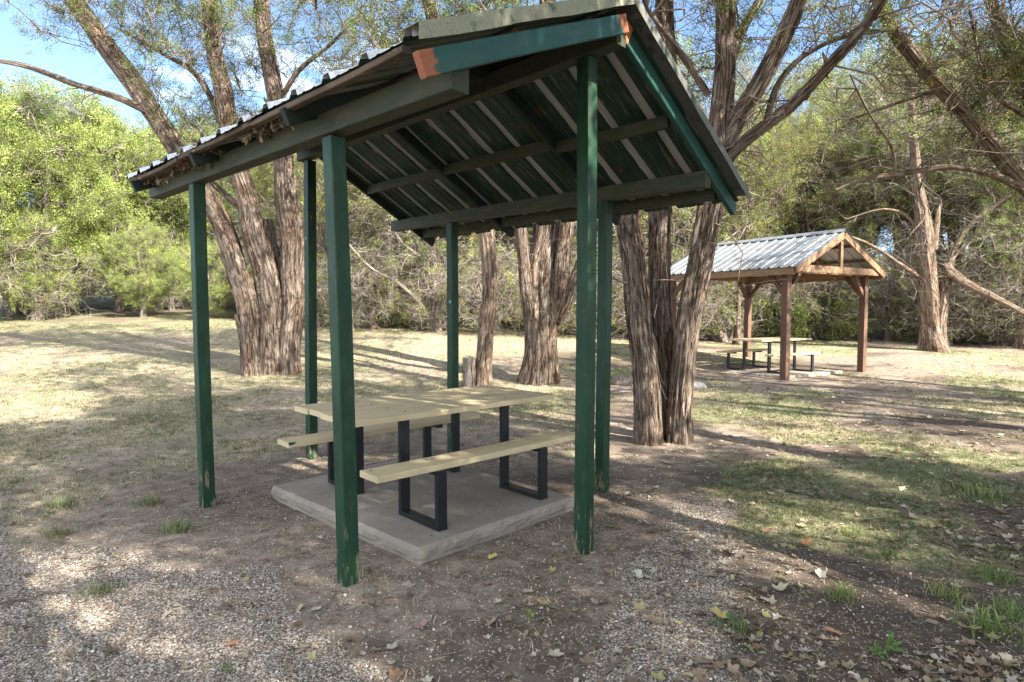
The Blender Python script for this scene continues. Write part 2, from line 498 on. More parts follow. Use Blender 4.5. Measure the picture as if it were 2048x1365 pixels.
def mat_metal(name, base, rust=(0.20, 0.09, 0.04), rough=0.5, metallic=0.0, rust_t=0.68, scale=16):
    m, nt, b, out = new_mat(name); k = N(nt)
    v = k.pos()
    n = k.noise(v, scale, 6, 0.65)
    n2 = k.noise(v, 90, 3)
    c = k.mix(k.ramp(n2, [(0.3, 0.0), (0.7, 1.0)]), base, tuple(x * 1.5 for x in base))
    c = k.mix(k.ramp(n, [(rust_t, 0.0), (rust_t + 0.1, 0.85)]), c, rust)
    k.l(c, b.inputs['Base Color'])
    b.inputs['Roughness'].default_value = rough; b.inputs['Metallic'].default_value = metallic
    k.bump(n2, 0.15, 0.002, b)
    return m
M_steel = mat_metal('black_painted_steel', (0.008, 0.009, 0.011), rust=(0.04, 0.024, 0.017), rough=0.42, rust_t=0.6)
M_flash = mat_metal('weathered_flashing', (0.175, 0.175, 0.125), rust=(0.035, 0.06, 0.035), rough=0.6, rust_t=0.57, scale=11)
M_flashgrey = mat_metal('grey_flashing', (0.085, 0.085, 0.075), rust=(0.02, 0.035, 0.022), rough=0.65, rust_t=0.55, scale=9)
M_rooftop = mat_metal('galvanised_roof_top', (0.15, 0.157, 0.163), rust=(0.09, 0.083, 0.075), rough=0.5, metallic=0.25, rust_t=0.54, scale=5)

M_neartop = mat_metal('bleached_roof_top', (0.44, 0.45, 0.46), rust=(0.30, 0.28, 0.25), rough=0.5, metallic=0.15, rust_t=0.6, scale=5)

def mat_roof_under():
    m, nt, b, out = new_mat('flaking_green_roof_underside'); k = N(nt)
    v = k.attr('bk')            # x across the sheet, y down the slope, z rib height 0..1
    s = k.sep(v)
    n = k.noise(k.map(v, (5, 0.9, 0)), 2.0, 5, 0.6)
    n2 = k.noise(k.map(v, (16, 1.6, 0), (4, 2, 0)), 2.2, 4, 0.6)
    c = k.mix(k.ramp(n, [(0.3, 0.0), (0.68, 1.0)]), (0.006, 0.020, 0.013), (0.015, 0.042, 0.027))
    c = k.mix(k.ramp(n2, [(0.57, 0.0), (0.64, 0.8)]), c, (0.105, 0.125, 0.085))
    rust = k.math('MULTIPLY', k.ramp(k.noise(k.map(v, (3, 2, 0), (1, 7, 0)), 2.6, 5, 0.6), [(0.60, 0.0), (0.67, 0.8)]), 1.0)
    c = k.mix(rust, c, (0.12, 0.035, 0.018))
    edge = k.math('ADD', s[2], k.math('MULTIPLY', k.math('SUBTRACT', n2, 0.5), 0.9))
    bare = k.ramp(edge, [(0.50, 0.0), (0.56, 1.0)])
    c = k.mix(bare, c, (0.34, 0.33, 0.335))
    k.l(c, b.inputs['Base Color']); b.inputs['Roughness'].default_value = 0.5
    return m
M_under = mat_roof_under()

def mat_concrete():
    m, nt, b, out = new_mat('concrete'); k = N(nt)
    v = k.pos()
    n = k.noise(v, 3.2, 6, 0.6); n2 = k.noise(v, 70, 4, 0.6); n3 = k.noise(v, 9, 5, 0.65, 0.8)
    c = k.mix(k.ramp(n, [(0.3, 0.0), (0.7, 1.0)]), (0.19, 0.158, 0.125), (0.295, 0.255, 0.21))
    c = k.mix(k.ramp(n2, [(0.35, 0.25), (0.65, 0.0)]), c, (0.2, 0.17, 0.14))
    c = k.mix(k.ramp(n3, [(0.56, 0.0), (0.75, 0.55)]), c, (0.19, 0.145, 0.11))
    k.l(c, b.inputs['Base Color']); b.inputs['Roughness'].default_value = 0.9
    k.bump(k.math('ADD', n2, k.math('MULTIPLY', n3, 1.5)), 0.35, 0.006, b)
    return m
M_conc = mat_concrete()

def mat_rock():
    m, nt, b, out = new_mat('limestone'); k = N(nt)
    v = k.pos(); n = k.noise(v, 12, 6, 0.65)
    k.l(k.ramp(n, [(0.3, (0.2, 0.18, 0.15)), (0.65, (0.5, 0.47, 0.42))]), b.inputs['Base Color'])
    k.bump(n, 0.5, 0.02, b)
    return m
M_rock = mat_rock()

def mat_ground():
    m, nt, b, out = new_mat('clearing_ground'); k = N(nt)
    v = k.pos()
    z = k.sepc(k.attr('col', 'Color'))           # r gravel, g bare soil, b green
    v2 = k.map(v, (1, 1, 0))
    big = k.noise(v2, 0.9, 5, 0.6); fine = k.noise(v2, 38, 5, 0.7); mid = k.noise(v2, 7, 5, 0.65)
    # dry turf
    straw = k.ramp(k.math('ADD', k.math('MULTIPLY', fine, 0.6), k.math('MULTIPLY', mid, 0.4)),
                   [(0.38, (0.11, 0.085, 0.058)), (0.5, (0.25, 0.205, 0.14)), (0.62, (0.46, 0.40, 0.29))])
    green = k.ramp(fine, [(0.35, (0.045, 0.06, 0.022)), (0.65, (0.17, 0.19, 0.075))])
    gm = k.math('MULTIPLY', z[2], k.ramp(mid, [(0.38, 0.15), (0.62, 1.0)]))
    turf = k.mix(gm, straw, green)
    soil = k.ramp(k.math('ADD', k.math('MULTIPLY', fine, 0.45), k.math('MULTIPLY', mid, 0.55)),
                  [(0.36, (0.09, 0.066, 0.05)), (0.5, (0.20, 0.155, 0.12)), (0.62, (0.32, 0.26, 0.205))])
    soil = k.mix(k.math('MULTIPLY', z[2], 0.85), soil, k.mix(mid, (0.035, 0.026, 0.02), (0.11, 0.083, 0.066)))
    specks = k.voro(v2, 46, 'F1', 'Distance')
    spc = k.voro(v2, 46, 'F1', 'Color')
    sm = k.math('MULTIPLY', k.ramp(specks, [(0.16, 1.0), (0.24, 0.0)]), k.ramp(k.sepc(spc)[0], [(0.60, 0.0), (0.62, 0.9)]))
    soil = k.mix(sm, soil, (0.42, 0.36, 0.29))
    pv = k.voro(v2, 78, 'F1', 'Distance'); pc = k.voro(v2, 78, 'F1', 'Color'); pcs = k.sepc(pc)
    grav = k.ramp(pcs[0], [(0.0, (0.16, 0.125, 0.10)), (0.35, (0.33, 0.26, 0.21)), (0.7, (0.45, 0.38, 0.31)), (1.0, (0.58, 0.54, 0.48))])
    grav = k.mix(k.ramp(pv, [(0.38, 0.0), (0.62, 0.85)]), grav, (0.09, 0.068, 0.053))
    c = k.mix(k.ramp(k.math('ADD', z[1], k.math('MULTIPLY', k.math('SUBTRACT', mid, 0.5), 0.5)), [(0.4, 0.0), (0.62, 1.0)]), turf, soil)
    gmk = k.ramp(k.math('ADD', z[0], k.math('MULTIPLY', k.math('SUBTRACT', mid, 0.5), 0.6)), [(0.42, 0.0), (0.6, 1.0)])
    c = k.mix(gmk, c, grav)
    k.l(c, b.inputs['Base Color']); b.inputs['Roughness'].default_value = 0.95; b.inputs['Specular IOR Level'].default_value = 0.1
    hh = k.math('ADD', k.math('MULTIPLY', fine, 0.5), k.math('MULTIPLY', mid, 0.8))
    hh = k.math('ADD', hh, k.math('MULTIPLY', k.math('MULTIPLY', k.math('SUBTRACT', 0.6, pv), gmk), 0.8))
    k.bump(hh, 0.6, 0.02, b)
    return m
M_ground = mat_ground()

# ------------------------------------------------------------------ layout of the near shelter
YAW = -0.7523
O2 = np.array([-0.7649, 4.8308])
U = np.array([math.cos(YAW), math.sin(YAW)]); Vv = np.array([-U[1], U[0]])
def SW(i, j, z=0.0):
    q = O2 + i * U + j * Vv
    return np.array([q[0], q[1], z])
def loc2(x, y):
    dx = np.asarray(x) - O2[0]; dy = np.asarray(y) - O2[1]
    return dx * U[0] + dy * U[1], dx * Vv[0] + dy * Vv[1]

# ------------------------------------------------------------------ ground
TD_POS = np.array([1.75, 6.95])
def zones(x, y):
    """gravel, bare soil and green masks of the ground, each 0..1"""
    x = np.asarray(x, float); y = np.asarray(y, float)
    wob = (fbm(x * 1.1, y * 1.1, 21, 4) - 0.5)
    # gravel in the left foreground
    lim = np.interp(x, [-6, -2.6, -1.5, -0.9, -0.3, 0.7, 1.1, 1.5], [3.9, 3.7, 3.45, 2.85, 2.5, 2.55, 2.3, 0.5])
    g1 = sstep(0.22, -0.22, y - lim + wob * 0.9) * (0.72 + 0.28 * sstep(0.4, 0.6, fbm(x * 1.7 + 5, y * 1.7, 31, 3)))
    # a gravelly strip past the right hand post
    px = np.interp(y, [2.2, 2.7, 3.5, 4.2, 5.0, 5.6], [0.55, 0.65, 1.0, 1.35, 1.8, 2.1])
    g2 = sstep(0.5, 0.1, np.abs(x - px) + wob * 0.5) * sstep(5.3, 4.4, y) * 0.75
    gravel = np.clip(np.maximum(g1, g2), 0, 1)
    i, j = loc2(x, y)
    d = np.hypot(np.maximum(0, np.abs(i) - 0.9), np.maximum(0, np.abs(j + 0.1) - 0.9))
    soil = sstep(1.55, 0.75, d + wob * 0.9)
    # trodden soil from the shelter to the big tree and the right foreground
    t = np.clip(((x - 0.5) * 1.4 + (y - 4.6) * 2.3) / (1.4 ** 2 + 2.3 ** 2), 0, 1)
    soil = np.maximum(soil, sstep(1.0, 0.35, np.hypot(x - 0.5 - 1.4 * t, y - 4.6 - 2.3 * t) + wob * 0.7))
    soil = np.maximum(soil, 0.92 * sstep(0.3, 0.8, x - 0.25 * (y - 2)) * sstep(5.0, 3.6, y + 0.25 * x + wob * 1.2))
    soil = np.maximum(soil, sstep(1.6, 0.6, np.hypot(x - TD_POS[0] - 0.3, y - TD_POS[1]) + wob))
    soil = np.maximum(soil, sstep(3.3, 0.9, np.hypot((x - 5.7) * 0.9, (y - 12.6) * 0.9) + wob * 4.5) * 0.85)
    soil = np.maximum(soil, sstep(1.0, 0.6, np.hypot((x + 0.1) / 1.25, (y - 2.85) / 1.05) + wob * 0.8))
    patch = fbm(x * 0.55, y * 0.55, 44, 4)
    soil = np.maximum(soil, sstep(0.50 - 0.05 * sstep(0, 2, x - 1), 0.62, patch) * (0.55 + 0.42 * sstep(0, 2, x - 1)))
    green = sstep(0.44, 0.62, fbm(x * 0.8 + 30, y * 0.8, 61, 4)) * (0.5 + 0.5 * sstep(-2, 3, x))
    humus = sstep(0.75, 1.5, x - 0.18 * (y - 2)) * sstep(6.2, 4.2, y + wob * 2.5)
    green = np.maximum(green, humus)
    green = np.maximum(green, sstep(17.5, 21, y) * 0.8 * sstep(2, -2, x))
    return gravel, soil, green

def axis(lo, hi, a, b, fine, grow):
    out = list(np.arange(a, b, fine)); s = fine; q = b
    while q < hi: out.append(q); s *= grow; q += s
    s = fine; q = a - fine
    while q > lo: out.insert(0, q); s *= grow; q -= s
    return np.array(out)
gx = axis(-160, 160, -4.5, 5.0, 0.045, 1.06)
gy = axis(-60, 240, 1.6, 8.0, 0.045, 1.05)
GX, GY = np.meshgrid(gx, gy)
gz = zg(GX, GY)
gr, sl_, gn_ = zones(GX, GY)
gz = gz + 0.012 * (fbm(GX * 2.5, GY * 2.5, 8, 4) - 0.5) * 2 * sstep(60, 20, GY)
gz = gz + 0.004 * gr * (vnoise(GX * 30, GY * 30, 3) - 0.5)
ii, jj = loc2(GX, GY)
under = (np.abs(ii - 0.13) < 0.95) & (np.abs(jj + 0.08) < 0.76)
gz = np.where(under, np.minimum(gz, 0.005) - 0.01, gz)
nx, ny = len(gx), len(gy)
a = (np.arange(ny - 1)[:, None] * nx + np.arange(nx - 1)).ravel()
Qg = np.stack([a, a + 1, a + nx + 1, a + nx], 1)
ground = link_mesh('ground', np.stack([GX, GY, gz], -1).reshape(-1, 3), Qg, M_ground, col=np.stack([gr, sl_, gn_], -1).reshape(-1, 3), smooth=True)
tag(ground, 'clearing floor of dry grass, bare soil and pea gravel', 'ground', kind='structure')

def gh(x, y):
    """ground surface including the small relief"""
    return zg(x, y) + 0.012 * (fbm(np.asarray(x) * 2.5, np.asarray(y) * 2.5, 8, 4) - 0.5) * 2 * sstep(60, 20, y)

# ------------------------------------------------------------------ near shelter
ORG = SW(0, 0, 0)
shelter = empty('picnic_shelter', ORG, 'green painted picnic shelter with a peeling ribbed metal roof on six posts', 'shelter', 'picnic shelters')
ZR = 3.237
SN, SF_ = 0.447, 0.53                   # slopes of the near and the far side of the roof
def zroof(j): return ZR - (SN * -j if j < 0 else SF_ * j)
posts = [((416, 1013), 2.44, -1.0, -1.28), ((698, 1166), 2.415, .93, -1.28), ((624, 917), 2.96, -1.75, .05), ((1167, 1103), 3.00, 1.652, 0), ((1204, 980), 2.39, .99, 1.19), (None, 2.40, -.93, 1.19)]
tops = {0: (406, 368), 1: (676, 278), 2: (624, 312), 3: (1165, 112), 4: (1207, 398), 5: (910, 445)}
for k, (px, zt, i, j) in enumerate(posts):
    if px is not None:
        d = pix_ray(*px); t = -CAM_H / d[2]; b0 = np.array([0, 0, CAM_H]) + d * t
    else: b0 = SW(-0.93, 1.2, 0)
    top = SW(*{0: (-.985, -1.27), 1: (.925, -1.26), 2: (-1.69, .03), 3: (1.66, 0), 4: (.985, 1.19), 5: (-.93, 1.2)}[k], zt)
    mb = MB()
    p0 = b0 + np.array([0, 0, -0.12])
    beam(mb, p0, top, 0.09, 0.09, up=(Vv[0], Vv[1], 0), n=8, warp=0.006, ch=0.005)
    mb.build('post', M_post, shelter, ORG)

def part_beam(name, mat, p0, p1, w, h, up=(0, 0, 1), parent=None, n=6, warp=0.004, ch=0.004, org=None):
    mb = MB(); beam(mb, p0, p1, w, h, up, n=n, warp=warp, ch=ch)
    return mb.build(name, mat, parent or shelter, ORG if org is None else org)
part_beam('beam', M_beam, SW(-1.88, -1.28, 2.50), SW(1.93, -1.26, 2.475), 0.10, 0.115)
part_beam('beam', M_beam, SW(-1.80, 0.0, 3.02), SW(1.90, 0.0, 3.065), 0.095, 0.115)
part_beam('beam', M_beam, SW(-1.92, 1.19, 2.462), SW(1.87, 1.19, 2.445), 0.09, 0.115)
RAF = [-1.75, -0.47, 0.82]
for i in RAF:
    for sgn in (-1, 1):
        jend = -1.49 if sgn < 0 else 1.63
        nrm = np.array([0, 0, 1.0])
        dz = 0.078 if sgn < 0 else 0.075
        a0 = SW(i + (0.02 if sgn < 0 else 0), 0.02 * sgn, zroof(0.02 * sgn) - dz); a1 = SW(i + (0.02 if sgn < 0 else 0), jend, zroof(jend) - dz)
        part_beam('rafter', M_rafter, a0, a1, 0.042, 0.09)
part_beam('ridge_board', M_rafter, SW(-1.8, 0, ZR - 0.062), SW(1.80, 0, ZR - 0.062), 0.036, 0.07)
# lath under the sheets along the near eave and higher up
M_rot = mat_paint_wood('rotten_eave_board', (0.05, 0.036, 0.024), (0.115, 0.083, 0.055), dirt=(0.03, 0.022, 0.015), wear=0.6, rough=0.95)
for (i0, i1, j0, j1, d0, d1) in ((-1.83, -0.72, -1.46, -1.475, 0.028, 0.036), (-0.70, 0.42, -1.47, -1.455, 0.030, 0.026), (0.43, 1.84, -1.46, -1.47, 0.036, 0.028)):
    part_beam('purlin', M_rot, SW(i0, j0, zroof(j0) - d0), SW(i1, j1, zroof(j1) - d1), 0.042, 0.03, n=8, warp=0.009)
part_beam('purlin', M_brownwood, SW(-1.80, -0.75, zroof(-0.75) - 0.036), SW(1.80, -0.75, zroof(-0.75) - 0.036), 0.09, 0.022)
for (i0, i1, j) in ((-1.73, -0.49, .72), (-0.45, 0.80, .70), (0.84, 1.80, .74)):
    part_beam('blocking', M_beam, SW(i0, j, zroof(j) - 0.075), SW(i1, j, zroof(j) - 0.075), 0.04, 0.085, n=3)
for (i0, i1, j) in ((-1.73, -0.49, 1.47), (-0.45, 0.80, 1.46), (0.84, 1.80, 1.47)):
    part_beam('blocking', M_beam, SW(i0, j, zroof(j) - 0.075), SW(i1, j, zroof(j) - 0.075), 0.04, 0.085, n=3)
# boards of the right-hand gable
part_beam('barge_board', M_barge, SW(1.86, 0.03, zroof(.03) - 0.085), SW(1.86, 1.66, zroof(1.66) - 0.075), 0.036, 0.095)
mb = MB(); bp0, bp1 = SW(1.96, -1.50, zroof(-1.50) - 0.118), SW(1.935, -0.02, zroof(-.02) - 0.118)
beam(mb, bp0, bp1, 0.036, 0.10, n=6, warp=0.004, off=(0, 0, 0))
bn = mb.build('barge_board', mat_barge_flaked(float(np.linalg.norm(bp1 - bp0))), shelter, ORG)
tag(bn, 'blue green board with bare orange ends')
mb = MB(); beam(mb, SW(1.80, -1.30, 2.535), SW(1.80, -1.30, 2.60), 0.10, 0.07, up=(Vv[0], Vv[1], 0), n=2)
mb.build('block', M_orange, shelter, ORG)
mb = MB(); beam(mb, SW(1.86, 0.03, ZR - 0.085), SW(1.86, 0.12, ZR - 0.135), 0.05, 0.13, n=2)
mb.build('block', M_orange, shelter, ORG)

def roof_sheet(name, i0, i1, j0, j1, zf, mats, parent, org, frame, rib=0.305, first=0.0, hr=0.03, minor=0.004, wob=0.004, seed=1):
    """ribbed metal sheet from the ridge j0 to the eave j1: top skin and painted underside"""
    prof = []
    n = int(math.ceil((i1 - i0) / rib)) + 2
    s0 = math.floor((i0 - first) / rib) * rib + first
    for k in range(n):
        c = s0 + k * rib
        for d, h in ((-0.042, 0), (-0.022, hr), (0.022, hr), (0.042, 0), (0.088, 0), (0.096, minor), (0.112, minor), (0.120, 0), (0.185, 0), (0.193, minor), (0.209, minor), (0.217, 0)):
            if i0 < c + d < i1: prof.append((c + d, h))
    prof = [(i0, 0)] + prof + [(i1, 0)]
    prof = np.array(prof)
    m = 14
    js = np.linspace(j0, j1, m)
    r = rngs(seed)
    V = []; K = []
    for lay in (0, 1):
        for b_, j in enumerate(js):
            for (i, h) in prof:
                z = zf(j) + h + wob * (vnoise(i * 1.5 + seed, j * 2.5, seed) - 0.5) * 2 - lay * 0.0025
                V.append(frame(i, j, z)); K.append((i, j, h / hr))
    P_ = len(prof)
    Q = []; mi = []
    flip = j1 < j0
    for lay in (0, 1):
        for b_ in range(m - 1):
            for q in range(P_ - 1):
                o = lay * m * P_ + b_ * P_ + q
                f = (o, o + 1, o + P_ + 1, o + P_)
                if (lay == 1) != flip: f = f[::-1]
                Q.append(f); mi.append(lay)
    off = m * P_
    for q in range(P_ - 1):
        for row in (0, m - 1):
            o = row * P_ + q; Q.append((o, o + off, o + off + 1, o + 1)); mi.append(0)
    for b_ in range(m - 1):
        for c in (0, P_ - 1):
            o = b_ * P_ + c; Q.append((o, o + P_, o + P_ + off, o + off)); mi.append(0)
    return link_mesh(name, np.array(V), np.array(Q), mats, parent, org, np.array(K), mi=mi)
roof_sheet('roof_sheet', -1.86, 1.92, -0.01, -1.50, zroof, [M_neartop, M_under], shelter, ORG, SW, first=0.02, seed=2, rib=0.312, wob=0.008, hr=0.036)
roof_sheet('roof_sheet', -1.84, 1.90, 0.01, 1.67, zroof, [M_rooftop, M_under], shelter, ORG, SW, first=0.12, seed=3, rib=0.305)

def strip(mb, pts0, pts1, th, nrm):
    """a bent sheet between two rows of points, th thick along nrm"""
    n = len(pts0); nrm = np.asarray(nrm, float)
    V = []
    for a0, a1 in zip(pts0, pts1): V += [a0, a1, a0 + nrm * th, a1 + nrm * th]
    Q = []
    for k in range(n - 1):
        o = k * 4; p = o + 4
        Q += [(o, p, p + 1, o + 1), (o + 2, o + 3, p + 3, p + 2), (o, o + 2, p + 2, p), (o + 1, p + 1, p + 3, o + 3)]
    Q += [(0, 1, 3, 2), ((n - 1) * 4, (n - 1) * 4 + 2, (n - 1) * 4 + 3, (n - 1) * 4 + 1)]
    mb.add(V, Q)
# rake flashings of the right gable: an upright leg and a top leg
un = np.array([U[0], U[1], 0])
for (jA, jB, mat, zo) in ((-1.52, 0.0, M_flash, 0.0), (0.0, 1.68, M_flashgrey, 0.0)):
    js = np.linspace(jA, jB, 9)
    mb = MB()
    w1 = 0.07 if jA < 0 else 0.062
    top = [SW(1.985, j, zroof(j) + 0.042) for j in js]; bot = [SW(1.985, j, zroof(j) + 0.042 - w1 - 0.004 * math.sin(j * 9)) for j in js]
    inn = [SW(1.85, j, zroof(j) + 0.040) for j in js]
    strip(mb, top, bot, 0.0015, un)
    strip(mb, inn, top, 0.0015, (0, 0, 1))
    tag(mb.build('rake_flashing', mat, shelter, ORG), 'olive stained flashing' if jA < 0 else 'grey flashing with flaked paint')
# flakes of paint and leaf rubbish lodged over the beam
# ridge cap
js = None
mb = MB()
ix = np.linspace(-1.87, 1.98, 12)
for sgn in (-1, 1):
    strip(mb, [SW(i, 0, ZR + 0.052) for i in ix], [SW(i, 0.14 * sgn, zroof(0.14 * sgn) + 0.038) for i in ix], 0.0015, (0, 0, 1))
mb.build('ridge_cap', M_rooftop, shelter, ORG)

# ------------------------------------------------------------------ concrete slab (near)
def slab(name, corners, z1, mat, label, group, seed, chip=0.010):
    c = np.mean(corners, axis=0); org = np.array([c[0], c[1], 0])
    n = 60; r = rngs(seed)
    ring = []
    for k in range(4):
        p, q = np.array(corners[k]), np.array(corners[(k + 1) % 4])
        for t in range(n): ring.append(p + (q - p) * t / n)
    ring = np.array(ring); m = len(ring)
    nrm = ring - c; nrm /= np.linalg.norm(nrm, axis=1, keepdims=True)
    a_ = np.arange(m)
    def ns(f, s): return vnoise(a_ * f * 0.45, a_ * 0 + s, seed) - 0.5
    levels = [(-0.10, 0.0), (0.012, 0.0), (0.035, 0.012), (0.07, 0.014), (z1 - 0.012, 0.004), (z1, -0.008), (z1 + 0.0, -0.06)]
    V = []
    base_lift = np.maximum(0, (vnoise(a_ * 0.16, a_ * 0 + 3, seed + 1) - 0.45)) * 0.05
    for li, (z, o) in enumerate(levels):
        w = o + chip * ns(0.5 + 0.2 * li, li) * (1.6 if 0 < li < 4 else 0.5) + chip * 0.7 * ns(2.5, li + 9)
        zz = np.full(m, z) + (0.01 * ns(0.5, li) if 0 < li < 4 else 0) + (base_lift if li == 1 else 0)
        V.append(np.column_stack([ring + nrm * w[:, None], zz]))
    V = np.concatenate(V)
    Q = []
    for li in range(len(levels) - 1):
        for t in range(m):
            u_ = (t + 1) % m
            Q.append((li * m + t, li * m + u_, (li + 1) * m + u_, (li + 1) * m + t))
    V = np.vstack([V, [[c[0], c[1], z1]]])
    e = (len(levels) - 1) * m
    T = [(e + t, e + (t + 1) % m, len(V) - 1) for t in range(m)]
    o = link_mesh(name, V, [np.array(Q), np.array(T)], mat, None, org)
    return tag(o, label, 'slab', group)
cs = [SW(-0.80, -0.82)[:2], SW(1.06, -0.82)[:2], SW(1.12, 0.60)[:2], SW(-0.80, 0.63)[:2]]
slab('concrete_slab', cs, 0.10, M_conc, 'rough edged concrete slab under the near picnic table', 'concrete slabs', 5)

# ------------------------------------------------------------------ picnic tables
def picnic_table(center, rz, z0, label, L=1.81, W=0.88, zt=0.712, zb=0.427, bo=0.625, bw=0.21):
    """a long along local y; heights above the slab"""
    org = np.array([center[0], center[1], z0])
    t = empty('picnic_table', org, label, 'picnic table', 'picnic tables', 0)
    c, s = math.cos(rz), math.sin(rz)
    def W_(a, b, z): return np.array([center[0] + a * c - b * s, center[1] + a * s + b * c, z0 + z])
    mb = MB(); nb = 4; bwid = W / nb
    for q in range(nb):
        a_ = -W / 2 + (q + .5) * bwid
        dl = [0.0, 0.012, -0.008, 0.006][q]
        beam(mb, W_(a_, -L / 2 + dl, zt - 0.019 + 0.001 * (q % 2)), W_(a_, L / 2 + dl, zt - 0.019), bwid - 0.004, 0.038, n=6, warp=0.003, ch=0.003)
    mb.build('tabletop', M_tan, t, org)
    for sg in (1, -1):
        mb = MB(); beam(mb, W_(sg * bo, -L / 2 - 0.01, zb - 0.02), W_(sg * bo, L / 2 + 0.01, zb - 0.02), bw, 0.04, n=6, warp=0.004)
        mb.build('bench_seat', M_tan, t, org)
    for a_ in (-0.33, -0.11, 0.11, 0.33):
        for e in (-0.465, 0.465):
            mb = MB(); P = np.array([[W_(a_, e, zt - 0.004), W_(a_, e, zt + 0.0015), W_(a_, e, zt + 0.002)]])
            V, Q, bk = tubes(P, np.array([[.009, .009, .0005]]), 10); mb.add(V, Q, bk=bk)
            mb.build('bolt', M_steel, t, org)
    for a_ in (-bo, bo):
        for e in (-0.465, 0.465, -0.87, 0.87):
            mb = MB(); P = np.array([[W_(a_ - .05, e, zb - 0.004), W_(a_ - .05, e, zb + 0.0015), W_(a_ - .05, e, zb + 0.002)]])
            V, Q, bk = tubes(P, np.array([[.008, .008, .0005]]), 10); mb.add(V, Q, bk=bk)
            mb.build('bolt', M_steel, t, org)
    tw, td = 0.075, 0.034        # channel section
    for sg in (1, -1):
        for e in (1, -1):
            y = e * 0.465
            mb = MB()
            xi, xo = 0.314 * sg, 0.735 * sg
            up = (-s, c, 0)
            z_ = 0.0035
            beam(mb, W_(xi, y, z_), W_(xi, y, zt - 0.040), td, tw, up=up, n=2, ch=0.002)
            beam(mb, W_(xi + sg * td / 2, y, z_ + td * .45), W_(xo + sg * td * .5, y, z_ + td * .45), td * .9, tw, up=up, n=2, ch=0.002)
            beam(mb, W_(xo, y, z_ + td * .9), W_(xo, y, zb - 0.042), td, tw, up=up, n=2, ch=0.002)
            beam(mb, W_(xo - sg * 0.019, y, zb - 0.058), W_(bo * sg - sg * 0.09, y, zb - 0.058), 0.03, tw * .8, up=up, n=2, ch=0.002)
            mb.build('leg_frame', M_steel, t, org)
        mb = MB(); beam(mb, W_(0.20 * sg, -0.46, zt - 0.055), W_(0.20 * sg, 0.46, zt - 0.055), 0.03, 0.03, n=2)
        mb.build('rail', M_steel, t, org)
    return t
tc_ = SW(0.231, -0.028)
picnic_table(tc_[:2], YAW - 0.066, 0.10, 'tan painted picnic table with attached benches on black steel legs, under the green shelter')

# ------------------------------------------------------------------ far shelter
F0 = np.array([5.538, 12.261]); FY = 0.564
FU = np.array([math.cos(FY), math.sin(FY)]); FV = np.array([-FU[1], FU[0]])
FA, FB = 2.911, 3.039
FORG = np.array([*(F0 + FA / 2 * FU + FB / 2 * FV), 0])
def FW(i, j, z=0.0):
    q = F0 + i * FU + j * FV
    return np.array([q[0], q[1], z])
fs = empty('picnic_shelter', FORG, 'far open shelter with a pale ribbed gable roof on red brown posts', 'shelter', 'picnic shelters')
FZP = 2.267
def fpart(name, mat, p0, p1, w, h, up=(0, 0, 1), n=3): return part_beam(name, mat, p0, p1, w, h, up, fs, n, 0.003, 0.005, FORG)
for (i, j) in ((0, 0), (FA, 0), (FA, FB), (0, FB)):
    zb0 = float(zg(*FW(i, j)[:2])) - 0.15
    fpart('post', M_red, FW(i, j, zb0), FW(i, j, FZP), 0.14, 0.14, up=(FV[0], FV[1], 0))
for j in (0, FB): fpart('tie_beam', M_cedar, FW(-0.15, j, FZP + 0.072), FW(FA + .15, j, FZP + 0.072), 0.09, 0.14)
for i in (0, FA): fpart('plate_beam', M_cedar, FW(i, -0.30, FZP + 0.062), FW(i, FB + .26, FZP + 0.062), 0.07, 0.12)
fpart('ridge_beam', M_cedar, FW(FA / 2, -0.3, 3.06), FW(FA / 2, FB + .26, 3.06), 0.05, 0.14)
FZR, FZE, FE = 3.165, 2.36, 0.23
fslope = (FZR - FZE) / (FA / 2 + FE)
def fz(d): return FZR - fslope * abs(d)
for j in (-0.335, 0.75, 1.52, 2.29, FB + .29):
    for sg in (-1, 1):
        d1 = sg * (FA / 2 + FE - 0.02)
        name = 'barge_board' if j in (-0.335, FB + .29) else 'rafter'
        fpart(name, M_cedar, FW(FA / 2 + 0.01 * sg, j, fz(0) - 0.095), FW(FA / 2 + d1, j, fz(d1) - 0.085), 0.04, 0.14)
for sg in (-1, 1):
    d = sg * (FA / 2 + FE - 0.005)
    fpart('fascia', M_cedar, FW(FA / 2 + d, -0.30, fz(d) - 0.085), FW(FA / 2 + d, FB + 0.27, fz(d) - 0.085), 0.036, 0.135)
    for dd in (0.55, 1.15):
        fpart('purlin', M_cedar, FW(FA / 2 + sg * dd, -0.30, fz(dd) - 0.030), FW(FA / 2 + sg * dd, FB + .26, fz(dd) - 0.030), 0.09, 0.036)
fpart('king_post', M_cedar, FW(FA / 2, -0.27, FZP + 0.06), FW(FA / 2, -0.27, FZR - 0.09), 0.09, 0.06, up=(FV[0], FV[1], 0))
fpart('tie_beam', M_cedar, FW(0.02, -0.30, FZP + 0.07), FW(FA - .02, -0.30, FZP + 0.07), 0.04, 0.14)
for (i, si, j, sj) in ((0, 1, 0, 0), (FA, -1, 0, 0), (FA, -1, FB, 0), (0, 1, FB, 0), (0, 0, 0, 1), (FA, 0, 0, 1), (FA, 0, FB, -1), (0, 0, FB, -1)):
    fpart('knee_brace', M_red, FW(i + 0.05 * si, j + 0.05 * sj, FZP - 0.42), FW(i + 0.42 * si, j + 0.42 * sj, FZP + 0.01), 0.08, 0.085)
def FRM(i, j, z): return FW(FA / 2 + j, i, z)
M_under2 = mat_metal('galvanised_roof_underside', (0.32, 0.33, 0.34), rust=(0.2, 0.17, 0.14), rough=0.5, metallic=0.3)
